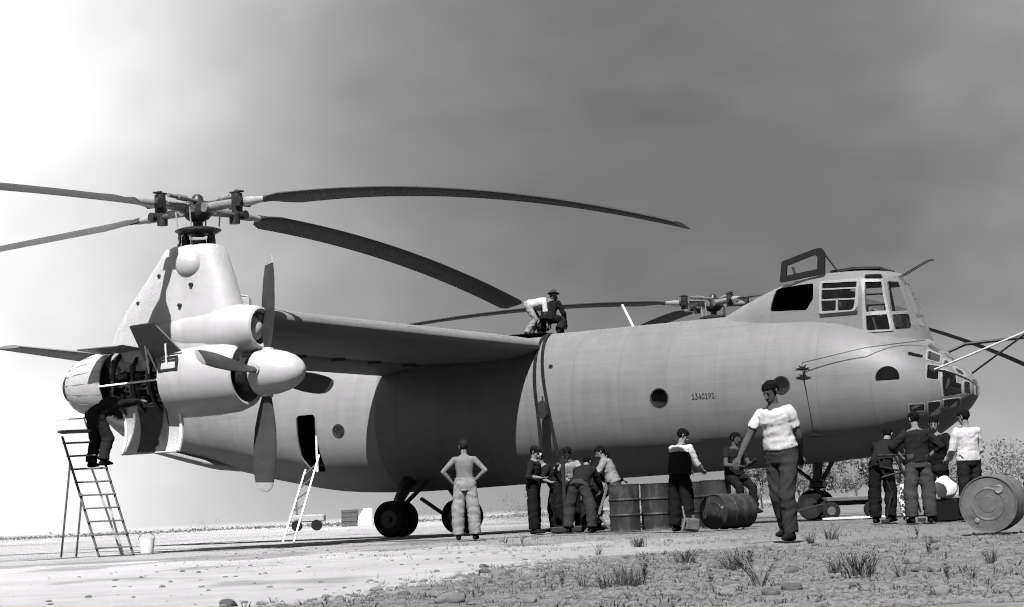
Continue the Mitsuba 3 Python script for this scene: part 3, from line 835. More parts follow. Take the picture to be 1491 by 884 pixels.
def person(pos, yaw, label, top='shirt', top_mat='cloth_dark', leg_mat='cloth_dark2', skin='skin_mid', hair='hair_dark', lean=0, side=0, hip=.93, twist=0,
           arms=None, legs=None, head=(0, 0), sleeve=1.0, scale=1.0, cap=None, hem=0.0, bib=None, ground=True, baggy=1.0, belt=None, shoe_mat='shoe_dark', group=None, gaiter=None, roll=0.0):
    """pos: the point under the body; arms: (right upper, right fore, left upper, left fore) directions (forward, left, up); legs likewise"""
    nm = name('person')
    arms = arms or [(.05, -.15, -1), (.15, -.02, -1), (.05, .15, -1), (.15, .02, -1)]
    legs = legs or [(0, -.07, -1), (0, 0, -1), (0, .07, -1), (0, 0, -1)]
    la, sa, tw = math.radians(lean), math.radians(side), math.radians(twist)
    t = V((math.sin(la), math.sin(sa), math.cos(la) * math.cos(sa)))
    L0 = np.array([0, 1.0, 0])
    L1 = V((-math.sin(tw), math.cos(tw), 0)); L1 = V(L1 - t * (L1 @ t))
    P = np.array([0, 0, hip])
    at_ = lambda k: P + t * k
    bulge = np.cross(L1, t)
    fwd1 = bulge
    neck, sh_r, sh_l = at_(.53), at_(.437) - L1 * .172, at_(.437) + L1 * .172
    # head frame
    hy, hp = math.radians(head[0]), math.radians(head[1])
    tn = V(t * .45 + np.array([0, 0, 1.0]) * .55)
    hf = V((math.cos(hy) * math.cos(hp), math.sin(hy) * math.cos(hp), -math.sin(hp)))
    hu = V(tn * .25 + np.array([0, 0, 1.0]) - hf * hf[2]) if abs(hp) < 1.2 else V(tn)
    hu = V(hu - hf * (hu @ hf))
    hl = np.cross(hu, hf)
    hc = neck + tn * .135 + hf * .025
    Hm = lambda x, y, z: hc + hf * x + hl * y + hu * z

    def rings(add_=0.0):
        a = add_
        return [ring(at_(-.10), t, L0, .150 + a, .108 + a), ring(at_(0), t, L0, .172 + a, .118 + a), ring(at_(.10), t, L0, .160 + a, .112 + a), ring(at_(.20), t, L1, .146 + a, .103 + a),
                ring(at_(.34), t, L1, .168 + a, .118 + a), ring(at_(.43), t, L1, .172 + a, .11 + a), ring(at_(.485), t, L1, .115 + a, .082 + a * .6), ring(at_(.53), t, L1, .058 + a * .4, .058 + a * .4)]
    R = rings()
    body = [hull(np.vstack([a, b])) for a, b in zip(R[:-1], R[1:])]
    body += limb([(at_(.50), .058), (neck + tn * .08 + hf * .01, .052)])
    ends = []
    hands = []
    for sgn, sh, du, df in ((-1, sh_r, arms[0], arms[1]), (1, sh_l, arms[2], arms[3])):
        du, df = V(du), V(df)
        el = sh + du * .29
        wr = el + df * .25
        body += limb([(sh, .062), (sh + du * .10, .054), (el, .041), (el + df * .08, .042), (wr, .028)])
        body += [hull(np.vstack([ball(at_(.43) + L1 * sgn * .09, .07), ball(sh, .06)]))]
        # hand: palm, four bent fingers, thumb
        px, py, _ = frame(df, L1 * sgn + bulge * .2)
        pal = wr + df * .085
        body += [hull(np.vstack([ball(wr + df * .01, .024), ball(pal + py * .028, .015), ball(pal - py * .028, .015)]))]
        curl = px * (1 if px @ (at_(.2) - wr) > 0 else -1)
        for q, ln in ((-.030, .062), (-.010, .074), (.010, .070), (.029, .056)):
            a = pal + py * q
            b = a + V(df + curl * .25) * ln * .55
            c = b + V(df + curl * .9) * ln * .5
            hands += limb([(a, .0095), (b, .009), (c, .0075)])
        th0 = wr + df * .03 + py * .024
        th1 = th0 + V(df * .7 + py * .8 + curl * .3) * .045
        hands += limb([(th0, .012), (th1, .0105), (th1 + V(df + curl * .4) * .032, .008)])
        ends.append((sh, el, wr, du, df))
    hips, lg = [P - L0 * .09 - np.array([0, 0, .03]), P + L0 * .09 - np.array([0, 0, .03])], []
    for k, h in enumerate(hips):
        dt, ds = V(legs[2 * k]), V(legs[2 * k + 1])
        kn = h + dt * .42
        an = kn + ds * .41
        body += limb([(h, .088), (h + dt * .2, .076), (kn, .056), (kn + ds * .12, .056), (an, .038)])
        fd = V((ds[0] * .0 + 1.0, (-.12 if k == 0 else .12), 0)) if abs(ds[2]) > .45 else V((0.3, 0, -1))
        lg.append((h, kn, an, dt, ds, fd))
    # head
    hb = [hull(np.vstack([ball(Hm(-.02, 0, .035), (.085, .074, .08)), ball(Hm(.02, 0, .045), (.07, .068, .07))])),
          hull(np.vstack([ball(Hm(.02, 0, .03), .066), ball(Hm(.045, .028, -.055), .026), ball(Hm(.045, -.028, -.055), .026), ball(Hm(.066, 0, -.09), .02)])),
          hull(np.vstack([ball(Hm(.085, 0, .02), .010), ball(Hm(.112, 0, -.026), .012), ball(Hm(.088, .014, -.03), .010), ball(Hm(.088, -.014, -.03), .010)])),
          hull(np.vstack([ball(Hm(.08, .03, .032), .009), ball(Hm(.08, -.03, .032), .009)])),
          hull(np.vstack([ball(Hm(.086, .018, -.058), .008), ball(Hm(.086, -.018, -.058), .008)]))]
    for sg in (-1, 1):
        hb.append(hull(np.vstack([ball(Hm(-.012, sg * .078, .02), (.012, .012, .018)), ball(Hm(-.008, sg * .074, -.02), .009)])))
    body += hb
    m = soften(body, .024, 5)
    m = un(mf(m) + m3.Manifold.batch_boolean(hands, m3.OpType.Add).refine_to_length(.008))
    yw = math.radians(yaw)
    parts = {}
    M = [(nm + '__body', m, skin, 60)]
    for sg in (-1, 1):
        e = trimesh.creation.icosphere(1, .0105); e.vertices = e.vertices + Hm(.083, sg * .028, .012)
        M.append((nm + '__eye', e, 'eye_dark', True))
    # hair: a cap over the skull, open at the face
    if hair:
        hh = hull(np.vstack([ball(Hm(-.026, 0, .038), (.093, .083, .091)), ball(Hm(.02, 0, .058), (.074, .074, .070))]))
        face = hull(np.vstack([ball(Hm(.155, 0, .006), (.105, .1, .078)), ball(Hm(.06, 0, -.12), (.1, .1, .12))]))
        hm = un(hh.refine_to_length(.016) - face)
        hm.vertices = hm.vertices + trimesh.Trimesh(hm.vertices, hm.faces, process=False).vertex_normals * ((meshkit.fbm(hm.vertices * 45, 2) - .5) * .03)[:, None]
        M.append((nm + '__hair', hm, hair, 50))
    if cap:
        kind, cm = cap
        if kind == 'flat':
            c = [hull(np.vstack([ring(Hm(-.005, 0, .055), hu, hl, .088, .10), ring(Hm(-.005, 0, .09), hu, hl, .10, .115), ring(Hm(-.015, 0, .125), hu, hl, .085, .095)])),
                 hull(np.vstack([ring(Hm(.085, 0, .062), hu, hl, .07, .06), ring(Hm(.09, 0, .055), hu, hl, .065, .055)]))]
        elif kind == 'round':
            c = [hull(np.vstack([ring(Hm(-.005, 0, .04), hu, hl, .090, .105), ring(Hm(-.005, 0, .10), hu, hl, .086, .10), ring(Hm(-.005, 0, .135), hu, hl, .05, .06)]))]
        else:
            c = [hull(np.vstack([ring(Hm(-.005, 0, .05), hu, hl, .092, .105), ring(Hm(-.005, 0, .11), hu, hl, .082, .092), ring(Hm(-.005, 0, .15), hu, hl, .05, .06)])),
                 hull(np.vstack([ring(Hm(.0, 0, .055), hu, hl, .15, .165), ring(Hm(.0, 0, .045), hu, hl, .145, .16)]))]
        M.append((nm + '__cap', soften(c, .02, 3, .004, 2), cm, 50))
    # upper garment
    sd = int(abs(pos[0] * 37) + abs(pos[1] * 11)) % 97
    if top:
        G = rings(.030)
        lo = hem
        c = [hull(np.vstack([a, b])) for a, b in zip(G[:-2], G[1:-1])]
        for (sh, el, wr, du, df), sgn in zip(ends, (-1, 1)):
            c += [hull(np.vstack([ball(at_(.40) + L1 * sgn * .08, .086), ball(sh, .066)]))]
            if sleeve <= 1.0:
                c += [hull(np.vstack([ball(sh, .066), ring(sh + du * .29 * sleeve, du, frame(du)[0], .064, .064)]))]
            else:
                c += [hull(np.vstack([ball(sh, .072), ball(el, .06)])), hull(np.vstack([ball(el, .06), ring(el + df * .25 * (sleeve - 1), df, frame(df)[0], .05, .05)]))]
        cm = m3.Manifold.batch_boolean(c, m3.OpType.Add)
        n = t
        cm = cm.trim_by_plane(tuple(n), float(at_(lo) @ n))
        # neck opening
        cm = cm - hull(np.vstack([ball(at_(.52) + bulge * .085, .062), ball(at_(.62) + bulge * .06, .085)]))
        M.append((nm + '__' + top, soften([cm], .022, 4, .0085, sd), top_mat, 60))
    # trousers
    c = [hull(np.vstack([a, b])) for a, b in zip(rings(.018)[:2], rings(.018)[1:3])]
    for h, kn, an, dt, ds, fd in lg:
        bq = baggy
        end = kn + ds * .40
        c += [hull(np.vstack([ball(h, .104), ring(kn, V(dt + ds), L0, .078 * bq, .080 * bq), ball(kn, .074 * bq)])), hull(np.vstack([ring(kn, V(dt + ds), L0, .078 * bq, .080 * bq), ball(kn, .074 * bq), ring(end, ds, L0, .066 * bq, .078 * bq)]))]
    cm = m3.Manifold.batch_boolean(c, m3.OpType.Add).trim_by_plane(tuple(-t), float(-(at_(.125) @ t)))
    M.append((nm + '__trousers', soften([cm], .024, 4, .011, sd + 5, 7.5), leg_mat, 60))
    if belt:
        M.append((nm + '__belt', soften([hull(np.vstack([ring(at_(.09), t, L0, .186, .138), ring(at_(.125), t, L0, .184, .136)]))], .03, 1), belt, 40))
    if bib:
        c = hull(np.vstack([ring(at_(.0), t, L0, .214, .160), ring(at_(.1), t, L0, .208, .158), ring(at_(.36), t, L1, .212, .162)]))
        b2 = [c] + [hull(np.vstack([ball(at_(.32) + L1 * q - fwd1 * .12, .022), ball(at_(.5) + L1 * q * .8 - fwd1 * .03, .02)])) for q in (-.09, .09)]
        M.append((nm + '__bib', soften(b2, .028, 4, .008, sd), bib, 60))
    for h, kn, an, dt, ds, fd in lg:
        x = an + np.array([0, 0, -.055]) if abs(ds[2]) > .45 else an + ds * .05
        upv = np.array([0, 0, 1.0])
        so = [hull(np.vstack([ball(x - fd * .055, .036), ball(x + fd * .10, (.046, .046, .032)), ball(x + fd * .18, (.034, .034, .024)), ball(an, .046)]))]
        if gaiter:
            so += [cone(an, .055, an - ds * .2, .066)]
        M.append((nm + '__shoe', soften(so, .02, 3), shoe_mat, 50))
    c, s = math.cos(yw), math.sin(yw)
    R = np.array([[c, -s, 0], [s, c, 0], [0, 0, 1]])
    zmin = min(q[1].vertices[:, 2].min() for q in M if '__shoe' in q[0]) if ground else 0
    for k, q, mt, sm in M:
        v = q.vertices.copy()
        v[:, 2] -= zmin
        v = (v * scale) @ R.T + np.array([pos[0], pos[1], pos[2] if len(pos) > 2 else 0])
        add(k, trimesh.Trimesh(v, q.faces, process=False), mt, sm)
    lab(nm, label, 'person', group)
    return nm


def cloth(v, amp=.18):
    return dirt(v, amp, 11)


for k, v in (('cloth_dark', .024), ('cloth_dark2', .017), ('cloth_navy', .03), ('cloth_grey', .07), ('cloth_khaki', .33), ('cloth_light', .30), ('cloth_white', .64), ('cloth_white2', .62), ('cloth_worn', .05)):
    matte(k, cloth(v))
matte('skin_mid', dirt(.26, .1, 14))
matte('skin_dark', dirt(.10, .15, 14))
matte('skin_tan', dirt(.23, .25, 9))
matte('hair_dark', dirt(.012, .4, 60))
matte('hair_brown', dirt(.03, .4, 60))
mat('eye_dark', .02, .25)
matte('shoe_dark', dirt(.02, .3, 20))

BACK, FRONT = 90, -90
UP = [(.05, -.15, -1), (.15, -.02, -1), (.05, .15, -1), (.15, .02, -1)]
# the man walking in front of the drums
person((2.81, 23.2), -128, 'man in a white short-sleeved T-shirt and dark trousers walking past the fallen drum', top_mat='cloth_white', leg_mat='cloth_worn', skin='skin_dark', sleeve=.62, hem=.05, lean=9, side=-2,
       arms=[(.42, -.42, -.95), (.62, -.12, -.85), (-.42, .16, -1), (-.5, -.25, -.7)], legs=[(-.10, -.02, -1), (-.50, -.02, -1), (.16, -.02, -1), (-.14, -.04, -1)], head=(-6, 24), hip=.94, baggy=1.08)
# bare-backed man
person((-.95, 37.6), 86, 'shirtless man with hands on hips seen from behind in light baggy trousers', top=None, leg_mat='cloth_khaki', skin='skin_tan', hair='hair_brown', lean=2,
       arms=[(-.28, -.72, -.72), (.25, .75, -.62), (-.28, .72, -.72), (.35, -.55, -.72)], legs=[(0.02, -.10, -1), (0, -.02, -1), (.02, .12, -1), (0, .02, -1)], head=(6, 14), baggy=1.42, belt='cloth_khaki')
# group at the foot of the hoist straps
person((.26, 43.0), -14, 'man in dark cap and dark work clothes looking down with his forearm across his waist', top_mat='cloth_dark', leg_mat='cloth_dark2', cap=('flat', 'cloth_dark'), sleeve=1.35, lean=4,
       arms=[(-.2, -.45, -.9), (.85, .35, -.12), (.1, .3, -1), (.8, -.3, -.3)], legs=[(.03, -.09, -1), (0, 0, -1), (0, .1, -1), (-.05, 0, -1)], head=(-8, 26), baggy=1.3, hem=-.12)
person((.74, 43.9), 196, 'man in a white skullcap bending over beside the hanging straps', top_mat='cloth_dark', leg_mat='cloth_dark2', cap=('round', 'cloth_white'), sleeve=1.8, lean=34,
       arms=[(.5, -.1, -.85), (.6, .2, -.7), (.5, .1, -.85), (.6, -.2, -.7)], legs=[(.2, -.1, -1), (-.15, 0, -1), (.02, .1, -1), (-.1, 0, -1)], head=(4, 30), baggy=1.25)
person((1.14, 42.0), 68, 'mechanic bending forward with legs apart seen from behind between the capped man and the drums', top_mat='cloth_dark', leg_mat='cloth_worn', sleeve=1.9, lean=52,
       arms=[(.6, -.15, -.8), (.8, .1, -.5), (.6, .15, -.8), (.8, -.1, -.5)], legs=[(.05, -.30, -1), (-.1, -.06, -1), (.1, .34, -1), (-.15, .08, -1)], head=(0, 40), baggy=1.45, hip=.90)
person((1.02, 44.0), -100, 'dark-haired man facing the camera behind the bending mechanic with arms raised', top_mat='cloth_light', leg_mat='cloth_dark2', skin='skin_dark', sleeve=.7, lean=14, hip=.9,
       arms=[(.6, -.3, -.55), (.75, .3, .4), (.55, .35, -.6), (.85, .25, .15)], head=(-6, 32))
person((1.40, 43.2), 40, 'man in dark overalls stooping at the winch with his back turned', top_mat='cloth_dark2', leg_mat='cloth_dark', sleeve=1.9, lean=40, hip=.90,
       arms=[(.6, -.1, -.7), (.8, .1, -.2), (.6, .2, -.7), (.8, 0, -.3)], legs=[(.12, -.1, -1), (-.15, 0, -1), (-.05, .12, -1), (-.1, 0, -1)], head=(0, 34), baggy=1.35)
person((1.86, 42.9, .32), 172, 'man in a light shirt perched on the end drum leaning towards the group', top_mat='cloth_light', leg_mat='cloth_grey', sleeve=.8, lean=22, hip=.62, ground=False,
       arms=[(.55, -.25, -.75), (.9, .1, .0), (.5, .2, -.8), (.85, 0, .1)], legs=[(.75, -.12, -.6), (.1, 0, -1), (.72, .14, -.62), (.15, 0, -1)], head=(8, 30))
# at the drums
person((2.68, 36.4), 48, 'man in white shirt and dark bib overalls standing with his back turned by the drums', top_mat='cloth_white2', leg_mat='cloth_dark2', bib='cloth_navy', sleeve=1.75, lean=10,
       arms=[(.35, -.2, -.9), (.85, .25, -.35), (.4, .2, -.85), (.8, -.2, -.3)], legs=[(.02, -.1, -1), (0, 0, -1), (.05, .12, -1), (-.05, 0, -1)], head=(-42, 26), baggy=1.4)
person((3.98, 40.3, .34), -62, 'man in dark clothes sitting on an upright drum above the fallen one', top_mat='cloth_dark', leg_mat='cloth_dark2', skin='skin_dark', sleeve=.5, lean=6, hip=.62, ground=False,
       arms=[(.35, -.35, -.9), (.55, .45, -.1), (.35, .25, -.9), (.7, -.2, .1)], legs=[(.8, -.1, -.45), (.05, 0, -1), (.8, .14, -.45), (.1, 0, -1)], head=(20, 8))
# under the nose
person((6.17, 33.6), 93, 'man in dark jacket and grey trousers with hands at his waist under the nose', top_mat='cloth_dark', leg_mat='cloth_grey', skin='skin_tan', sleeve=1.45, lean=5, gaiter=True,
       arms=[(-.15, -.72, -.75), (.45, .55, -.55), (-.1, .78, -.7), (.35, -.6, -.62)], legs=[(.03, -.12, -1), (0, -.02, -1), (.04, .12, -1), (-.03, 0, -1)], head=(18, 22), baggy=1.45, hem=-.02)
person((7.02, 33.9), 108, 'man in a white jacket and tight dark trousers standing behind the large right-hand drum', top_mat='cloth_white', leg_mat='cloth_dark', skin='skin_tan', sleeve=1.8, lean=3, hem=-.03,
       arms=[(.12, -.25, -1), (.7, .2, -.6), (.12, .25, -1), (.75, -.1, -.5)], legs=[(-.02, -.06, -1), (.02, .03, -1), (0, .05, -1), (0, -.02, -1)], head=(30, 16), baggy=1.05)
person((6.78, 35.3), -100, 'dark-clothed man facing the camera between the two men at the nose', top_mat='cloth_dark2', leg_mat='cloth_dark', skin='skin_mid', sleeve=1.8, lean=12, scale=.98,
       arms=[(.3, -.3, -.9), (.7, .2, -.2), (.3, .3, -.9), (.7, -.2, -.2)], head=(-8, 14))
person((5.92, 35.6), 60, 'man in dark clothes stooping beside the wire trestle under the nose', top_mat='cloth_dark', leg_mat='cloth_dark2', sleeve=1.8, lean=42, hip=.88,
       arms=[(.6, -.2, -.75), (.8, .1, -.3), (.55, .2, -.8), (.85, 0, -.2)], legs=[(.2, -.08, -1), (-.2, 0, -1), (.05, .1, -1), (-.1, 0, -1)], head=(0, 36), baggy=1.3)
# on the roof
def roof_pt(px_x, s, y=-.15):
    t_, b_, w_ = _fi(s)
    p = to_w((s, y, t_ - .012))
    return p


rp = roof_pt(0, .52)
person((rp[0], rp[1], rp[2]), -12, 'man in a white shirt and pale trousers bending double on top of the fuselage', top_mat='cloth_white2', leg_mat='cloth_khaki', sleeve=.9, lean=84, hip=.88, side=0,
       arms=[(.1, -.1, -1), (.1, .05, -1), (.15, .1, -1), (.05, 0, -1)], legs=[(.42, -.14, -.75), (-.72, 0, -.85), (.5, .14, -.75), (-.75, 0, -.85)], head=(0, 70), scale=.9)
rp = roof_pt(0, .98)
person((rp[0], rp[1], rp[2]), 60, 'man in a dark wide coat and brimmed hat crouching on top of the fuselage', top_mat='cloth_dark2', leg_mat='cloth_dark', cap=('brim', 'cloth_grey'), sleeve=1.8, lean=34, hip=.55,
       arms=[(.2, -.4, -.9), (.4, .1, -.9), (.2, .4, -.9), (.4, -.1, -.9)], legs=[(.85, -.35, .05), (-.72, 0, -.8), (.85, .38, .05), (-.7, 0, -.8)], head=(15, 8), hem=-.1, baggy=1.5, scale=.95)
rpd = None


# ================================================================ things round the aircraft
def ray_at(x, y, depth):                          # a point of the place, looked up on the photograph's 1491 x 884 grid at a chosen distance
    d = fw + np.array([math.cos(ROLL), 0, 0]) * ((x - 745.5) / FPX) - up0 * math.sin(ROLL) * ((x - 745.5) / FPX) + up * ((442 - y) / FPX)
    return eye + d * depth / d[1]


def gx(x, depth):
    return float(ray_at(x, 770, depth)[0])


# -- drums
def drum_parts(key, M4, paint, label, group=None):
    R0, HH = .292, .88
    def A(k, m, mt, sm=40):
        v = m.vertices @ M4[:3, :3].T + M4[:3, 3]
        add(k, trimesh.Trimesh(v, m.faces, process=False), mt, sm)
    prof = [(0.015, R0 - .03), (.015, R0 - .012), (0, R0 - .004), (0, R0 + .004), (.018, R0 + .004), (.03, R0 - .004)]
    for zc in (.295, .585):
        prof += [(zc - .03, R0 - .004), (zc - .018, R0 + .006), (zc - .008, R0 + .014), (zc + .008, R0 + .014), (zc + .018, R0 + .006), (zc + .03, R0 - .004)]
    prof += [(HH - .03, R0 - .004), (HH - .018, R0 + .004), (HH, R0 + .004), (HH, R0 - .006), (HH - .016, R0 - .012), (HH - .016, R0 - .03)]
    A(key + '__shell', lathe(prof, k=48), paint)
    lid = lathe([(HH - .02, R0 - .012), (HH - .013, R0 - .012), (HH - .013, R0 - .06), (HH - .008, R0 - .075), (HH - .008, .175), (HH - .002, .168), (HH - .002, .155), (HH - .008, .148), (HH - .008, .09), (HH - .003, .085), (HH - .003, .01)], k=40)
    A(key + '__lid', lid, paint)
    A(key + '__bung', lathe([(HH - .012, .045), (HH + .008, .045), (HH + .010, .036), (HH + .002, .03), (HH + .002, .005)], (R0 - .10, 0, 0), (0, 0, 1), 20), 'hub_metal')
    A(key + '__bung', lathe([(HH - .012, .024), (HH + .004, .024), (HH + .006, .01)], (-R0 + .09, 0, 0), (0, 0, 1), 16), 'hub_metal')
    lab(key, label, 'drum', group)


def M4(R, t):
    m = np.eye(4); m[:3, :3] = R; m[:3, 3] = t
    return m


def axes_to(d, spin=0):
    x, y, z = frame(d)
    a = math.radians(spin)
    return np.stack([x * math.cos(a) + y * math.sin(a), -x * math.sin(a) + y * math.cos(a), z], 1)


UPR = 'upright fuel drums in the row under the fuselage'
for i, (px, d, sp, lb) in enumerate(((911, 41.2, 30, 'upright dark drum at the left end of the row, the light-shirted man on its edge'), (957, 41.8, 80, 'second upright dark drum from the left of the row'),
                                     (1003, 42.2, 10, 'upright dark drum half hidden by the man in bib overalls'), (1045, 40.6, 200, 'upright dark drum with a man sitting on it, behind the fallen drum'))):
    drum_parts(name('fuel_drum'), M4(rz(sp), (gx(px, d), d, .0)), 'drum_paint', lb, UPR)
dl = V((.66, .75, .0))
drum_parts(name('fuel_drum'), M4(axes_to(-dl, 200), np.array([gx(1040, 36.8), 36.8, .30]) + dl * .88), 'drum_paint', 'dark ribbed drum lying on its side behind the walking man')
dl = V((.34, .94, .02))
drum_parts(name('fuel_drum'), M4(axes_to(-dl, 53), np.array([gx(1441, 22.6), 22.6, .30]) + dl * .88), 'drum_grey', 'large grey drum lying end-on at the right edge with its bung showing')
# pressed ring and lettering-like embossing on its end
# -- hoist straps and block
def strap_path(s, yo, zend, s_end):
    pts = []
    for a in np.radians(np.linspace(78, -5, 16)):
        t_, b_, w_ = _fi(s)
        pts.append((s, -(w_ + yo) * max(math.cos(a), 0) ** (2 / 2.15), (t_ + b_) / 2 + ((t_ - b_) / 2 + yo) * np.sign(math.sin(a)) * abs(math.sin(a)) ** (2 / 2.15)))
    n0 = len(pts)
    p0 = np.array(pts[-1])
    for t in np.linspace(.12, 1, 10):
        pts.append(tuple(p0 * (1 - t) + np.array([s_end, p0[1] - .25, zend]) * t))
    out = []
    for i, p in enumerate(pts):
        f_ = i / (len(pts) - 1)
        out.append((s + (s_end - s) * f_, p[1], p[2]))
    return out


def ribbon(path, w, th=.014):
    pts = [np.array(p, float) for p in path]
    rings = []
    for i, p in enumerate(pts):
        d = V(pts[min(i + 1, len(pts) - 1)] - pts[max(i - 1, 0)])
        l = V(np.array([1.0, 0, 0]) - d * d[0]); n = np.cross(d, l)
        rings.append(np.array([p + l * w / 2 + n * th / 2, p - l * w / 2 + n * th / 2, p - l * w / 2 - n * th / 2, p + l * w / 2 - n * th / 2]))
    return loft(rings)


add('hoist_strap', ribbon(strap_path(1.10, .02, 1.25, 1.62), .075), 'strap', 30, True, label='left dark hoisting strap hanging straight down the fuselage side', cat_='strap')
add('hoist_strap', ribbon(strap_path(1.16, .03, 1.3, 2.06), .07), 'strap', 30, True, label='right dark hoisting strap slanting down the fuselage side to the group', cat_='strap')
bm = un(hull(np.vstack([ring((1.66, -1.86, 2.78), (0, 1, 0), (1, 0, 0), .08, .08), ring((1.66, -1.98, 2.78), (0, 1, 0), (1, 0, 0), .08, .08), ring((1.66, -1.86, 2.56), (0, 1, 0), (1, 0, 0), .10, .10), ring((1.66, -1.98, 2.56), (0, 1, 0), (1, 0, 0), .10, .10)])))
add('pulley_block__cheek', bm, 'dark_metal', 35, True)
add('pulley_block__hook', tube([(1.66, -1.92, 2.85), (1.66, -1.92, 2.96)], .02, 8), 'dark_metal', True, True)
lab('pulley_block', 'small dark pulley block hanging between the two straps', 'pulley')
add('roof_mat', box((.55, -.25, 4.475), (1.1, .8, .02), .005), 'strap', False, True, label='dark mat lying on the fuselage top under the bending man', cat_='mat')
# -- winch with a handwheel in the middle of the group
wx = gx(824, 43.3)
ringm = tube([(wx + .10 * math.cos(a), 43.3 + .05 * math.cos(a), 1.52 + .15 * math.sin(a)) for a in np.linspace(0, 2 * PI, 25)], .022, 8)
add('hand_winch__wheel', ringm, 'rubber', True)
add('hand_winch__post', tube([(wx, 43.3, 0), (wx, 43.3, 1.52)], .04, 10), 'dark_metal', 40)
add('hand_winch__cable_drum', lathe([(-.2, .14), (-.17, .14), (-.17, .08), (.17, .08), (.17, .14), (.2, .14)], (wx + .25, 43.3, 1.0), (1, 0, 0), 20), 'dark_metal', 30)
add('hand_winch__base', box((wx + .1, 43.3, .06), (.8, .5, .12), .02), 'dark_metal', False)
lab('hand_winch', 'dark hand winch with a ring wheel in the middle of the group', 'winch')
# -- crossed trestle left of the drums
tx0 = gx(880, 42.2)
add('sawhorse__leg', bar((tx0 + .12, 42.1, .95), (tx0 - .10, 42.1, .32), .07, .05), 'rung_dark', False)
add('sawhorse__leg', bar((tx0 - .10, 42.14, .32), (tx0 + .14, 42.14, 0), .07, .05), 'rung_dark', False)
add('sawhorse__leg', bar((tx0 + .02, 42.2, .40), (tx0 - .38, 42.2, 0), .06, .05), 'rung_dark', False)
add('sawhorse__beam', bar((tx0 + .12, 41.9, .97), (tx0 + .12, 43.0, .97), .08, .07), 'rung_dark', False)
lab('sawhorse', 'crossed wooden sawhorse between the group and the first drum', 'sawhorse')
# -- metal can and stick by the overalls man
cx_ = gx(1006, 35.9)
add('metal_can__body', box((cx_, 35.9, .11), (.26, .2, .21), .03, rz(20) @ np.array([[1, 0, .12], [0, 1, 0], [-.12, 0, 1]])), 'drum_grey', 30)
add('metal_can__neck', lathe([(.2, .03), (.26, .028), (.27, .02)], (cx_ + .05, 35.9, 0), k=12), 'drum_grey', 30)
lab('metal_can', 'dented grey metal can by the feet of the man in bib overalls', 'can')
add('wooden_stick', tube([(cx_ - .16, 35.7, .02), (cx_ - .10, 35.75, .2), (cx_ - .13, 35.8, .42)], [.016, .02, .014], 7), 'rung_dark', True, label='short stick standing beside the grey can', cat_='stick')
# -- trestle, bundle, bag and box under the nose
fx = gx(1306, 35.4)
wires = []
for a, b in (((-.26, 1.12), (-.04, .50)), ((.02, 1.12), (.30, .50)), ((-.14, 1.12), (-.14, .75)), ((.12, 1.12), (.12, .7)), ((.22, 1.12), (.26, .75)), ((-.22, .92), (.28, .80)), ((-.2, .74), (.3, .86)), ((.30, .62), (.42, .15)), ((-.04, .5), (-.16, 0)), ((-.26, 1.1), (.28, 1.1))):
    wires.append(((fx + a[0], 35.4, a[1]), (fx + b[0], 35.5, b[1])))
for a, b in wires:
    add('wire_trestle__tube', tube([a, b], .018, 7), 'dark_metal', True)
for a in ((-.16, 35.5), (.42, 35.45)):
    add('wire_trestle__foot', box((fx + a[0], a[1], .03), (.12, .12, .06), .01), 'dark_metal', False)
lab('wire_trestle', 'dark trestle of crossing thin tubes under the nose', 'trestle')


def lump(c, r, seed, amp=.12, f=5, sub=3):
    m = trimesh.creation.icosphere(sub, 1.0)
    n = meshkit.fbm(m.vertices * f * .5 + seed, 3) - .5
    m.vertices = m.vertices * (1 + amp * 2 * n)[:, None] * np.asarray(r) + np.asarray(c)
    return m


mat('patterned', proc(lambda p, n, uv: mi.Color3f(.03 + .38 * smoothstep(.5, .56, fbm(p.x * 28, p.y * 28, p.z * 22, 2)))), .9)
add('patterned_sack', lump((gx(1323, 34.9), 34.9, .33), (.13, .12, .34), 3.1, .14), 'patterned', 40, label='mottled light and dark sack standing left of the jacketed man', cat_='sack')
add('white_bundle', lump((gx(1381, 34.3), 34.3, .53), (.185, .15, .185), 7.7, .06), 'white_paint', 40, label='round white cloth bundle on the dark box between the two men', cat_='bundle')
add('dark_box__body', box((gx(1383, 34.4), 34.4, .17), (.44, .36, .34), .02), 'cloth_dark2', False)
add('dark_box__lid', box((gx(1383, 34.4), 34.4, .352), (.46, .38, .02), .006), 'cloth_dark', False)
lab('dark_box', 'low dark box carrying the white bundle', 'box')
add('dark_bag', lump((gx(1377, 34.45), 34.6, .82), (.13, .08, .09), 1.3, .1), 'cloth_dark2', 40, label='small dark bag held above the white bundle', cat_='bag')
# -- trolley beyond the nose wheel
tx1 = gx(1236, 46.0)
add('ground_trolley__deck', box((tx1, 46, .42), (.95, .7, .10), .02), 'drum_grey', False)
add('ground_trolley__frame', cat(box((tx1, 46, .33), (1.1, .08, .08), .01), bar((tx1 - .5, 46, .33), (tx1 - 1.1, 45.9, .2), .05, .05)), 'dark_metal', False)
for i, (dx, dy) in enumerate(((.47, -.36), (.60, .36), (-.4, -.36), (-.4, .36))):
    add('ground_trolley__wheel', lathe([(-.05, .1), (-.06, .15), (-.04, .185), (.04, .185), (.06, .15), (.05, .1)], (tx1 + dx, 46 + dy, .185), (0, 1, 0), 28), 'rubber', 50)
    add('ground_trolley__wheel_disc', lathe([(-.062, .02), (-.062, .09), (.062, .09), (.062, .02)], (tx1 + dx, 46 + dy, .185), (0, 1, 0), 20), 'drum_grey', 30)
lab('ground_trolley', 'low flat trolley with small disc wheels behind the nose wheel', 'trolley')
add('pale_plank', box((gx(1245, 44.5), 44.5, .03), (1.3, .18, .045), .006), 'pale_wood', False, label='pale plank on the ground under the trolley', cat_='plank')
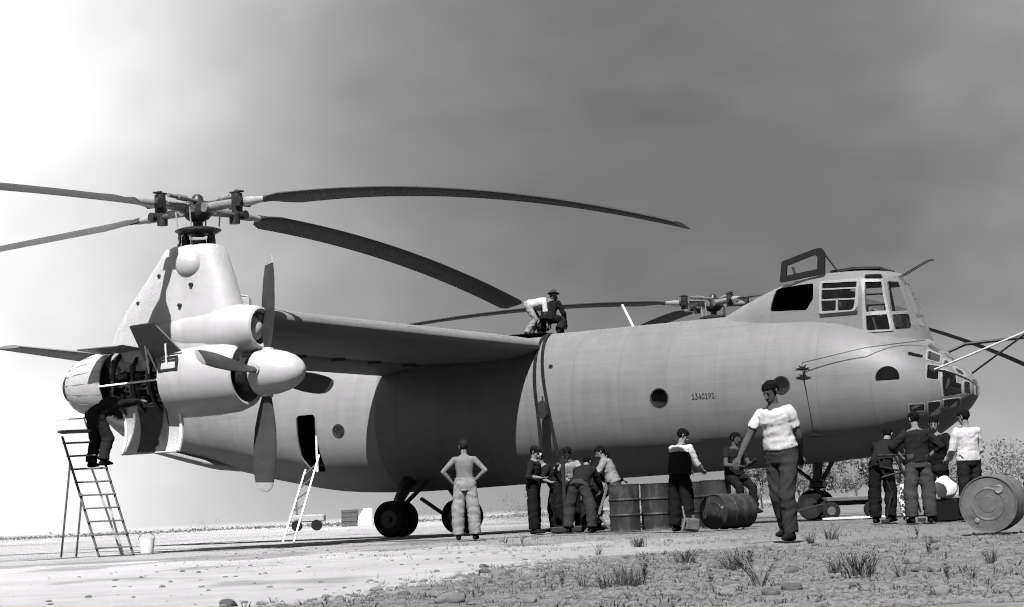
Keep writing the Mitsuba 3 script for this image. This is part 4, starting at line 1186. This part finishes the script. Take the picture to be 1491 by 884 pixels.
# -- step ladder at the engine
lx, ly = gx(143, 37.9), 37.9
def LP(u, z, side, dy=0.0):                       # u: 0..1 along the width; the stiles lean to the left going up
    return np.array([lx + u * .60 - z * .30 - 0 * side, ly + z * .10 + dy, z])


for u in (0, 1):
    add('step_ladder__stile', bar(LP(u, 0, 0), LP(u, 2.12 if u == 0 else 1.62, 0), .045, .03), 'rung_dark', False)
for k in range(9):
    z = .14 + k * .232
    u1 = 1.0 if k < 7 else .78
    add('step_ladder__tread', box((LP(0, z, 0) + LP(u1, z, 0)) / 2, (.60 * u1 + .04, .13, .028), .006), 'rung_dark', False)
add('step_ladder__platform', box((LP(0, 2.2, 0) + LP(.85, 2.2, 0)) / 2 + np.array([0, .12, 0]), (.6, .42, .05), .01), 'rung_dark', False)
for a, b in (((0, 2.2), (0, 2.44)), ((.8, 2.2), (.8, 2.44))):
    add('step_ladder__post', tube([LP(a[0], a[1], 0), LP(b[0], b[1], 0)], .012, 6), 'white_paint', True)
add('step_ladder__handrail', tube([LP(0, 2.42, 0), LP(.8, 2.42, 0)], .013, 6), 'white_paint', True)
for (a, z), (bx, by) in (((0, 1.68), (-.86, .95)), ((.55, 1.68), (.22, .95)), ((.05, 1.1), (-.58, .9)), ((.75, 1.1), (.32, .55))):
    add('step_ladder__rear_leg', bar(LP(a, z, 0) + [0, .05, 0], (lx + bx, ly + by, 0), .035, .025), 'white_paint', False)
lab('step_ladder', 'tall step ladder with dark treads leading up to the open engine', 'ladder')
fp = LP(.68, 1.53, 0)
person((fp[0] + .02, fp[1], 1.555), 52, 'mechanic in dark overalls on the step ladder reaching into the open engine', top_mat='cloth_navy', leg_mat='cloth_navy', sleeve=1.8, lean=62, hip=.84,
       arms=[(.9, -.1, .05), (.95, .1, .1), (.9, .15, .2), (.9, -.1, .2)], legs=[(.42, -.12, -1), (-.34, 0, -1), (.30, .14, -1), (-.30, 0, -1)], head=(0, 20), baggy=1.3)
# -- ladder at the cabin door
top_l, top_r = to_w((-4.93, -1.42, 1.66)), to_w((-4.47, -1.52, 1.98))
bot_l, bot_r = np.array([gx(411, 48.3), 48.3, 0]), np.array([gx(427, 48.3), 48.3, 0])
add('door_ladder__stile', bar(bot_l, top_l, .045, .035), 'white_paint', False)
add('door_ladder__stile', bar(bot_r, top_r, .045, .035), 'white_paint', False)
for k in range(6):
    t = .1 + k * .16
    add('door_ladder__rung', bar(bot_l * (1 - t) + top_l * t, bot_r * (1 - t) + top_r * t, .03, .03), 'hub_metal', False)
lab('door_ladder', 'white ladder leaning against the cabin door', 'ladder')
# -- bucket
bx = gx(213, 39.0)
add('bucket__pail', lathe([(0, .11), (.01, .115), (.25, .145), (.26, .15), (.25, .138), (.02, .105)], (bx, 39.0, 0), (0, 0, 1), 28, True), 'white_paint', 40)
add('bucket__bail', tube([(bx + .147 * math.cos(a), 39.0 + .02, .25 + .12 * math.sin(a)) for a in np.linspace(0, PI, 12)], .006, 6), 'dark_metal', True)
lab('bucket', 'pale bucket on the ground right of the step ladder', 'bucket')
# -- far things on the field
d0 = 105.0
add('field_trailer__bed', box((gx(448, d0), d0, .62), (1.7, 1.2, .35), .05), 'frame_grey', False)
for dx in (-.45, .5):
    add('field_trailer__wheel', lathe([(-.08, .26), (.08, .26)], (gx(448, d0) + dx, d0 - .6, .28), (0, 1, 0), 20), 'rubber', 30)
add('field_trailer__post', bar((gx(448, d0) - .5, d0, .8), (gx(448, d0) - .5, d0, 1.7), .08, .08), 'drum_grey', False)
lab('field_trailer', 'distant pale trailer with a short post seen between door ladder and main wheels', 'trailer')
add('field_crate__body', box((gx(510, d0), d0, .55), (.75, .7, .8)), 'drum_grey', False)
for k in range(4):
    add('field_crate__slat', box((gx(510, d0), d0 - .365, .22 + .22 * k), (.78, .03, .08)), 'rung_dark', False)
lab('field_crate', 'distant slatted crate left of the main wheels', 'crate')
tent = un(hull(np.array([(-.45, -.3, 0), (.5, -.3, 0), (.5, .5, 0), (-.45, .5, 0), (.35, .0, .85), (.1, .0, .85), (.5, -.1, .8)])))
tent.vertices += [gx(528, d0), d0, .15]
add('field_tarpaulin', tent, 'white_paint', False, label='distant white tarpaulin heap beside the slatted crate', cat_='tarpaulin')

# ================================================================ ground
def axis(parts):
    out = [parts[0][0]]
    for a, b, step in parts:
        n = max(1, int(round(abs(b - a) / step)))
        out += list(np.linspace(a, b, n + 1)[1:])
    return np.array(out)


def geo(a, b, r):
    out, s = [], a
    step = abs(a) * .08 + .5
    while abs(s) < abs(b):
        s += math.copysign(step, b); step *= r; out.append(s)
    return np.array(out)


xs = np.concatenate([geo(-11, -7000, 1.28)[::-1], axis([(-11, -4, .18), (-4, 6.2, .075), (6.2, 12, .18)]), geo(12, 7000, 1.28)])
ys = np.concatenate([[-400, -60, -10, 2, 6], axis([(8, 27, .075), (27, 62, .3)]), geo(62, 12000, 1.22)])


def stony(x, y):                                   # 1 on the stony rise in the foreground, 0 on the track and the field
    n = (meshkit.fbm(np.stack([x * .7, y * .35, 0 * x], -1), 3) - .5)
    edge = np.where(y < 20.5, -1.43 + (y - 10.9) * .235, .85 - (20.5 - y) * 0 + (y - 20.5) * 1.3)
    a = 1 / (1 + np.exp(-(x + n * 1.2 - edge) / .16))
    far = 1 / (1 + np.exp((y + n * 7 - 29.5) / 1.8))
    return a * far


def height(x, y):
    p = np.stack([x, y, 0 * x], -1)
    st = stony(x, y)
    h = .016 * (meshkit.fbm(p * .9, 3) - .5) + st * (.07 * (meshkit.fbm(p * .9 + 5, 3) - .42) + .014 * (meshkit.fbm(p * 6.5, 3) - .5))
    near = np.clip((70 - y) / 30, 0, 1)
    h = h * near
    h += np.clip((y - 75) / 120, 0, 1) * (.35 * (meshkit.fbm(p * .02, 3) - .5)) - .02
    return h


X, Y = np.meshgrid(xs, ys)
Z = height(X, Y)
nx, ny = len(xs), len(ys)
ii, jj = np.meshgrid(np.arange(ny - 1), np.arange(nx - 1), indexing='ij')
a_ = (ii * nx + jj).ravel()
gm_ = tm(np.stack([X.ravel(), Y.ravel(), Z.ravel()], 1), np.stack([a_, a_ + 1, a_ + nx + 1, a_ + nx], 1))


def ground_tex(p, n, uv):
    n1 = fbm(p.x * .7, p.y * .35, 0., 3) - .5
    edge = dr.select(p.y < 20.5, -1.43 + (p.y - 10.9) * .235, .85 + (p.y - 20.5) * 1.3)
    st = smoothstep(-.5, .5, p.x + n1 * 1.2 - edge) * (1 - smoothstep(27., 33., p.y + n1 * 7))
    fine = fbm(p.x * 11, p.y * 11, p.z * 11, 4)
    med = fbm(p.x * 1.3, p.y * .8, 2., 4)
    grain = fbm(p.x * 42, p.y * 42, p.z * 30, 2)
    ruts = fbm(p.x * .35 + 3, p.y * 2.6, 5., 3)
    west = smoothstep(6., -9., p.x + (med - .5) * 5)                   # bleached glare painted in towards the west, dry turf towards the east
    field = (.042 + .072 * west) * (.7 + .6 * med) * (.82 + .36 * fine)
    track = (.068 + .085 * west) * (.86 + .28 * ruts) * (.92 + .16 * fine)
    on = (1 - smoothstep(29., 33., p.y + (med - .5) * 6)) * (1 - .75 * smoothstep(-.2, 2.8, p.x + (p.y - 22) * -.10 + n1 * 2))
    soil = .048 * (.55 + .9 * fine) * (.75 + .5 * med) * (.8 + .4 * grain)
    base = field * (1 - on) + track * on
    blot = smoothstep(.62, .74, fbm(p.x * .55 + 7, p.y * .3, 9., 4)) * (1 - st)      # oil and damp patches
    base = base * (1 - .38 * blot)
    far = smoothstep(55., 90., p.y)
    base = base * (1 - far) + far * (.05 + .06 * west) * (.6 + .8 * fbm(p.x * .12, p.y * .05, 1., 3))
    return mi.Color3f(base * (1 - st) + soil * st)


def ground_bump(p, n, uv):
    return fbm(p.x * 16, p.y * 16, p.z * 16, 3) * (1 - smoothstep(28., 60., p.y))


scene['ground_mat'] = {'type': 'twosided', 'bsdf': {'type': 'bumpmap', 'arbitrary': {**proc(ground_bump, .01)}, 'scale': .018, 'bsdf': {'type': 'principled', 'base_color': proc(ground_tex), 'roughness': .95, 'specular': .15}}}
add('ground', gm_, 'ground_mat', True, kind='structure')
lab('ground', 'dry dusty airfield ground with a pale track and a stony weedy rise')

# stones: the larger ones are things, the rest gravel
mat('stone', dirt(.17, .4, 18), .9)
mat('stone_dark', dirt(.09, .4, 18), .9)
rs = np.random.RandomState(11)
rocks = []
for k in range(7):
    m = trimesh.creation.icosphere(2, 1.0) if k < 4 else trimesh.creation.icosahedron()
    n = meshkit.fbm(m.vertices * 1.3 + k * 5.1, 3) - .5
    m.vertices = m.vertices * (1 + .9 * n)[:, None] * [1, rs.uniform(.7, 1), rs.uniform(.45, .7)]
    rocks.append(m)


def spots(n, y0, y1, pow_=1.6):
    y = y0 + (y1 - y0) * rs.rand(n * 3) ** pow_
    x = rs.uniform(-1, 1, n * 3) * y * .245
    p = np.stack([x, y, 0 * x], 1)
    ok = rs.rand(n * 3) < stony(x, y) * np.clip(.25 + 2.4 * (meshkit.fbm(p * 1.1 + 8, 3) - .3), .08, 1)
    x, y = x[ok][:n], y[ok][:n]
    return list(zip(x, y, height(x, y)))


gr, gc, off_ = [], [], 0
gv, gf = [], []
stray = [(x, y, float(height(np.array([x]), np.array([y]))[0])) for x, y in zip(rs.uniform(-5, 7, 900), rs.uniform(10, 42, 900))]
for x, y, z in spots(15000, 8.5, 31) + stray:
    m = rocks[4 + rs.randint(3)]
    s = .006 + .024 * rs.rand() ** 3
    v = (m.vertices * s) @ rz(rs.uniform(0, 360)).T + [x, y, z + s * .1]
    gv.append(v); gf.append(m.faces + off_); off_ += len(v)
add('gravel', trimesh.Trimesh(np.vstack(gv), np.vstack(gf), process=False), 'stone', False, label='loose small stones covering the foreground rise', kind='stuff')
rp_ = {}
for i, (x, y, z) in enumerate(spots(90, 9.5, 24, 1.3)):
    s = rs.uniform(.028, .062)
    k = rs.randint(4); mt = 'stone' if rs.rand() < .7 else 'stone_dark'
    if (k, mt) not in rp_:
        rp_[k, mt] = mikit.ply(rocks[k], mt, smooth=50)
    add('stone', {**rp_[k, mt], 'to_world': T().translate([x, y, z + s * .15]).rotate([0, 0, 1], rs.uniform(0, 360)).scale(s)}, None, label='fist-sized rough stone lying on the weedy foreground rise', cat_='stone', group='stones on the foreground rise')

# weeds
scene['weed_leaf'] = {'type': 'twosided', 'bsdf': {'type': 'principled', 'base_color': dirt(.06, .4, 9), 'roughness': .7}}
scene['dry_grass'] = {'type': 'twosided', 'bsdf': {'type': 'principled', 'base_color': dirt(.14, .35, 5), 'roughness': .8}}


def blades(n, h, spread, lean_, seed, w=.006, curl=.5):
    r = np.random.RandomState(seed)
    V_, F_, o = [], [], 0
    for i in range(n):
        a = r.uniform(0, 2 * PI); rad = spread * r.rand() ** .7
        b = np.array([rad * math.cos(a), rad * math.sin(a), -.01])
        hh = h * r.uniform(.45, 1.0)
        ln = lean_ * r.uniform(.2, 1.2); a2 = a + r.normal(0, .6)
        d = np.array([math.cos(a2), math.sin(a2), 0]); sd = np.array([-d[1], d[0], 0])
        ww = w * r.uniform(.6, 1.3)
        pts = []
        for t in (0, .35, .7, 1):
            c = b + np.array([0, 0, 1]) * hh * (t - curl * .25 * t * t * ln) + d * hh * ln * t ** 1.7
            k = ww * (1 - t) ** .6 + .0006
            pts += [c - sd * k, c + sd * k]
        V_ += pts
        for q in range(3):
            F_.append((o + 2 * q, o + 2 * q + 1, o + 2 * q + 3, o + 2 * q + 2))
        o += 8
    return tm(V_, F_)


def leafy(h, n, seed):                              # upright weed with stalk and small leaves
    r = np.random.RandomState(seed)
    stalks, V_, F_ = [], [], []
    for k in range(n):
        a = r.uniform(0, 2 * PI); ln = r.uniform(.1, .45); hh = h * r.uniform(.6, 1)
        pts = [np.array([math.cos(a) * hh * ln * t ** 1.4, math.sin(a) * hh * ln * t ** 1.4, hh * t - .01]) for t in np.linspace(0, 1, 6)]
        stalks.append(tube(pts, [.004, .0036, .003, .0026, .002, .001], 5))
        for q in range(16):
            t = r.uniform(.2, 1); c = np.array([math.cos(a) * hh * ln * t ** 1.4, math.sin(a) * hh * ln * t ** 1.4, hh * t])
            b = r.uniform(0, 2 * PI); d = V((math.cos(b), math.sin(b), r.uniform(.2, .9))); L = h * r.uniform(.10, .2)
            s = V(np.cross(d, (0, 0, 1))) * L * .17; o = len(V_)
            V_ += [c, c + d * L * .5 + s, c + d * L, c + d * L * .5 - s]; F_.append((o, o + 1, o + 2, o + 3))
    return cat(*stalks), tm(V_, F_)


var = [mikit.ply(blades((30, 60, 22, 44, 75, 36)[k], 1.0, (.12, .35, .15, .28, .5, .2)[k], (1.3, .9, 1.6, .8, 1.2, 1.5)[k], 100 + k, .02), 'weed_leaf' if k % 3 else 'dry_grass', smooth=False) for k in range(6)]
lv = [tuple(mikit.ply(m, 'weed_leaf', smooth=False) for m in leafy(1.0, 5 + k, 200 + k)) for k in range(3)]
BIG = [(1100, 11.6, .27, 0, 'tallest spiky weed, below the walking man on the stony rise'), (905, 12.6, .16, 1, None), (935, 12.8, .17, 2, None), (920, 12.3, .14, 4, None), (1075, 14.4, .20, 1, None), (1090, 14.0, .18, 2, None), (1058, 14.6, .15, 4, None), (1245, 12.2, .20, 4, None), (1262, 11.8, .17, 1, None), (1308, 12.0, .15, 2, None),
       (1180, 22.0, .20, 5, None), (1350, 16, .17, 4, None), (1440, 13.5, .12, 1, None), (1410, 11.0, .12, 2, None), (1375, 11.2, .11, 5, None), (995, 16, .16, 4, None), (880, 12.0, .13, 4, None), (815, 12.4, .12, 1, None), (870, 21.5, .16, 2, None), (930, 24.5, .17, 4, None), (760, 30, .16, 1, None), (735, 33, .18, 2, None), (1210, 24, .2, 1, None), (1335, 22, .15, 5, None), (700, 11.6, .08, 0, None), (845, 12.2, .15, 2, None), (1030, 12.0, .12, 5, None), (1215, 13.0, .14, 1, None)]
for i, (px, d, h, k, lb) in enumerate(BIG):
    x = gx(px, d); z = float(height(np.array([x]), np.array([float(d)]))[0])
    tw_ = T().translate([x, d, z]).rotate([0, 0, 1], (i * 77) % 360).scale(h)
    nm = name('weed')
    if i % 3 == 2:
        st_, le = lv[i % 3]
        scene[nm + '__stalk'] = {**st_, 'to_world': tw_}; scene[nm + '__leaves'] = {**le, 'to_world': tw_}
    else:
        scene[nm] = {**var[k], 'to_world': tw_}
    lab(nm, lb or 'low tuft of dark weeds growing on the stony foreground rise', 'weed', 'weeds on the foreground rise')
# low dry turf, uncountable
bl, off_ = [], 0
tv, tf = [], []
tufts = [blades(9, 1.0, .9, 1.6, 300 + k, .05) for k in range(5)]
for x, y, z in spots(2200, 9, 30, 1.2) + [(rs.uniform(-2, 9), rs.uniform(24, 41), -.02) for _ in range(700)]:
    m = tufts[rs.randint(5)]
    h = rs.uniform(.02, .06)
    tv.append((m.vertices * h) @ rz(rs.uniform(0, 360)).T + [x, y, z]); tf.append(m.faces + off_); off_ += len(m.vertices)
add('dry_turf', trimesh.Trimesh(np.vstack(tv), np.vstack(tf), process=False), 'dry_grass', False, label='short dry turf scattered over the ground', kind='stuff')

# ================================================================ trees and bushes on the far side of the field
scene['tree_leaf'] = {'type': 'principledthin', 'base_color': dirt(.34, .35, .7), 'roughness': .9, 'diff_trans': .9, 'specular': .1} if False else {'type': 'principledthin', 'base_color': dirt(.38, .35, .7), 'roughness': .9, 'diff_trans': .9}
mat('bark', dirt(.12, .3, 2), .9)


def tree(px, d, hgt, wid, seed, label, group=None, trunk=True, dens=1.0, cat_='tree'):
    r = np.random.RandomState(seed)
    x = gx(px, d); base = np.array([x, d, 0.0])
    nm = name('tree' if trunk else 'bush')
    lobes = []
    for k in range(9 if trunk else 6):
        a = r.uniform(0, 2 * PI); q = wid * .5 * r.rand() ** .6
        lobes.append((np.array([q * math.cos(a), q * math.sin(a), hgt * r.uniform(.36 if trunk else .15, .86)]), wid * r.uniform(.16, .30)))
    if trunk:
        ms = [tube([(0, 0, -.1), (r.normal(0, .03) * wid, 0, hgt * .3), (r.normal(0, .05) * wid, 0, hgt * .6)], [hgt * .022, hgt * .016, hgt * .007], 8)]
        for c, rr_ in lobes[:7]:
            ms.append(tube([(0, 0, hgt * r.uniform(.22, .4)), c * [.5, .5, .8], c], [hgt * .010, hgt * .007, hgt * .003], 6))
        m = cat(*ms); m.vertices += base
        add(nm + '__trunk', m, 'bark', 40)
    V_, F_ = [], []
    for c, rr_ in lobes:
        for q in range(int(130 * dens)):
            p = c + V(r.normal(size=3)) * rr_ * r.rand() ** .35 * np.array([1, 1, .8])
            u = V(r.normal(size=3)); w_ = V(np.cross(u, r.normal(size=3))); s = hgt * r.uniform(.02, .045); o = len(V_)
            V_ += [p - u * s, p + w_ * s * .5, p + u * s, p - w_ * s * .5]; F_.append((o, o + 1, o + 2, o + 3))
    m = tm(V_, F_); m.vertices += base
    add(nm + ('__crown' if trunk else '__foliage'), m, 'tree_leaf', False)
    lab(nm, label, cat_, group)


TG = 'trees beyond the airfield'
for i, (px, d, h, w) in enumerate(((1112, 150, 4.2, 3.6), (1165, 165, 4.6, 5), (1205, 150, 5.6, 5.5), (1250, 158, 5.2, 6), (1285, 150, 5.4, 5), (1330, 160, 5.6, 6), (1390, 150, 5.0, 6))):
    tree(px, d, h * .8, w * .62, 40 + i, ('slim tree seen left of the walking man, beyond the fallen drum', 'leafy tree seen behind the legs of the walking man', 'leafy tree seen just right of the nose wheels', 'broad leafy tree seen above the trolley', 'leafy tree seen left of the wire trestle', 'leafy tree seen between the two stooping and standing men under the nose', 'leafy tree seen between the dark jacket and the white jacket')[i], TG)
tree(1465, 140, 3.5, 6.0, 61, 'broad pale tree at the right edge behind the big grey drum', TG)
tree(1500, 132, 2.9, 5.5, 62, 'tree cut by the right edge of the picture', TG)
BG_ = 'bushes on the far field'
for i, (px, d, h, w) in enumerate(((1090, 120, 2.9, 1.6), (748, 130, 1.5, 2.4), (715, 150, 1.2, 3), (690, 140, 1.6, 1.6), (765, 150, 1.4, 2.0), (532, 125, 1.2, 1.5), (1070, 140, 1.6, 2.0), (640, 150, 1.0, 3.5), (300, 170, .9, 4), (370, 180, .8, 4), (460, 170, .9, 3))):
    tree(px, d, h, w, 80 + i, ('tall dark bush between the fallen drum and the walking man', 'spiky bush just left of the capped man', 'low bush right of the shirtless man', 'narrow bush behind the shirtless man', 'small bush behind the legs of the capped man', 'small bush behind the white tarpaulin heap', 'small bush behind the drum man with dangling legs', 'low wide bush between the main wheels', 'low far bush beyond the bucket', 'low far bush right of the propeller, near the horizon', 'low far bush behind the distant trailer')[i], BG_, False, .5, 'bush')
# a straggling belt of scrub along the edge of the field
r_ = np.random.RandomState(3)
V_, F_ = [], []
for k in range(9000):
    x = r_.uniform(-75, 75); d = r_.uniform(190, 300); z = abs(r_.normal(0, .12)) * (0.5 + 1.2 * meshkit.noise(np.array([x * .15, d * .02, 0])))
    p = np.array([x, d, z]); u = V(r_.normal(size=3)); w_ = V(np.cross(u, r_.normal(size=3))); s = r_.uniform(.06, .2); o = len(V_)
    V_ += [p - u * s, p + w_ * s * .5, p + u * s, p - w_ * s * .5]; F_.append((o, o + 1, o + 2, o + 3))
add('scrub', tm(V_, F_), 'tree_leaf', False, label='far scrub along the edge of the field', kind='stuff')
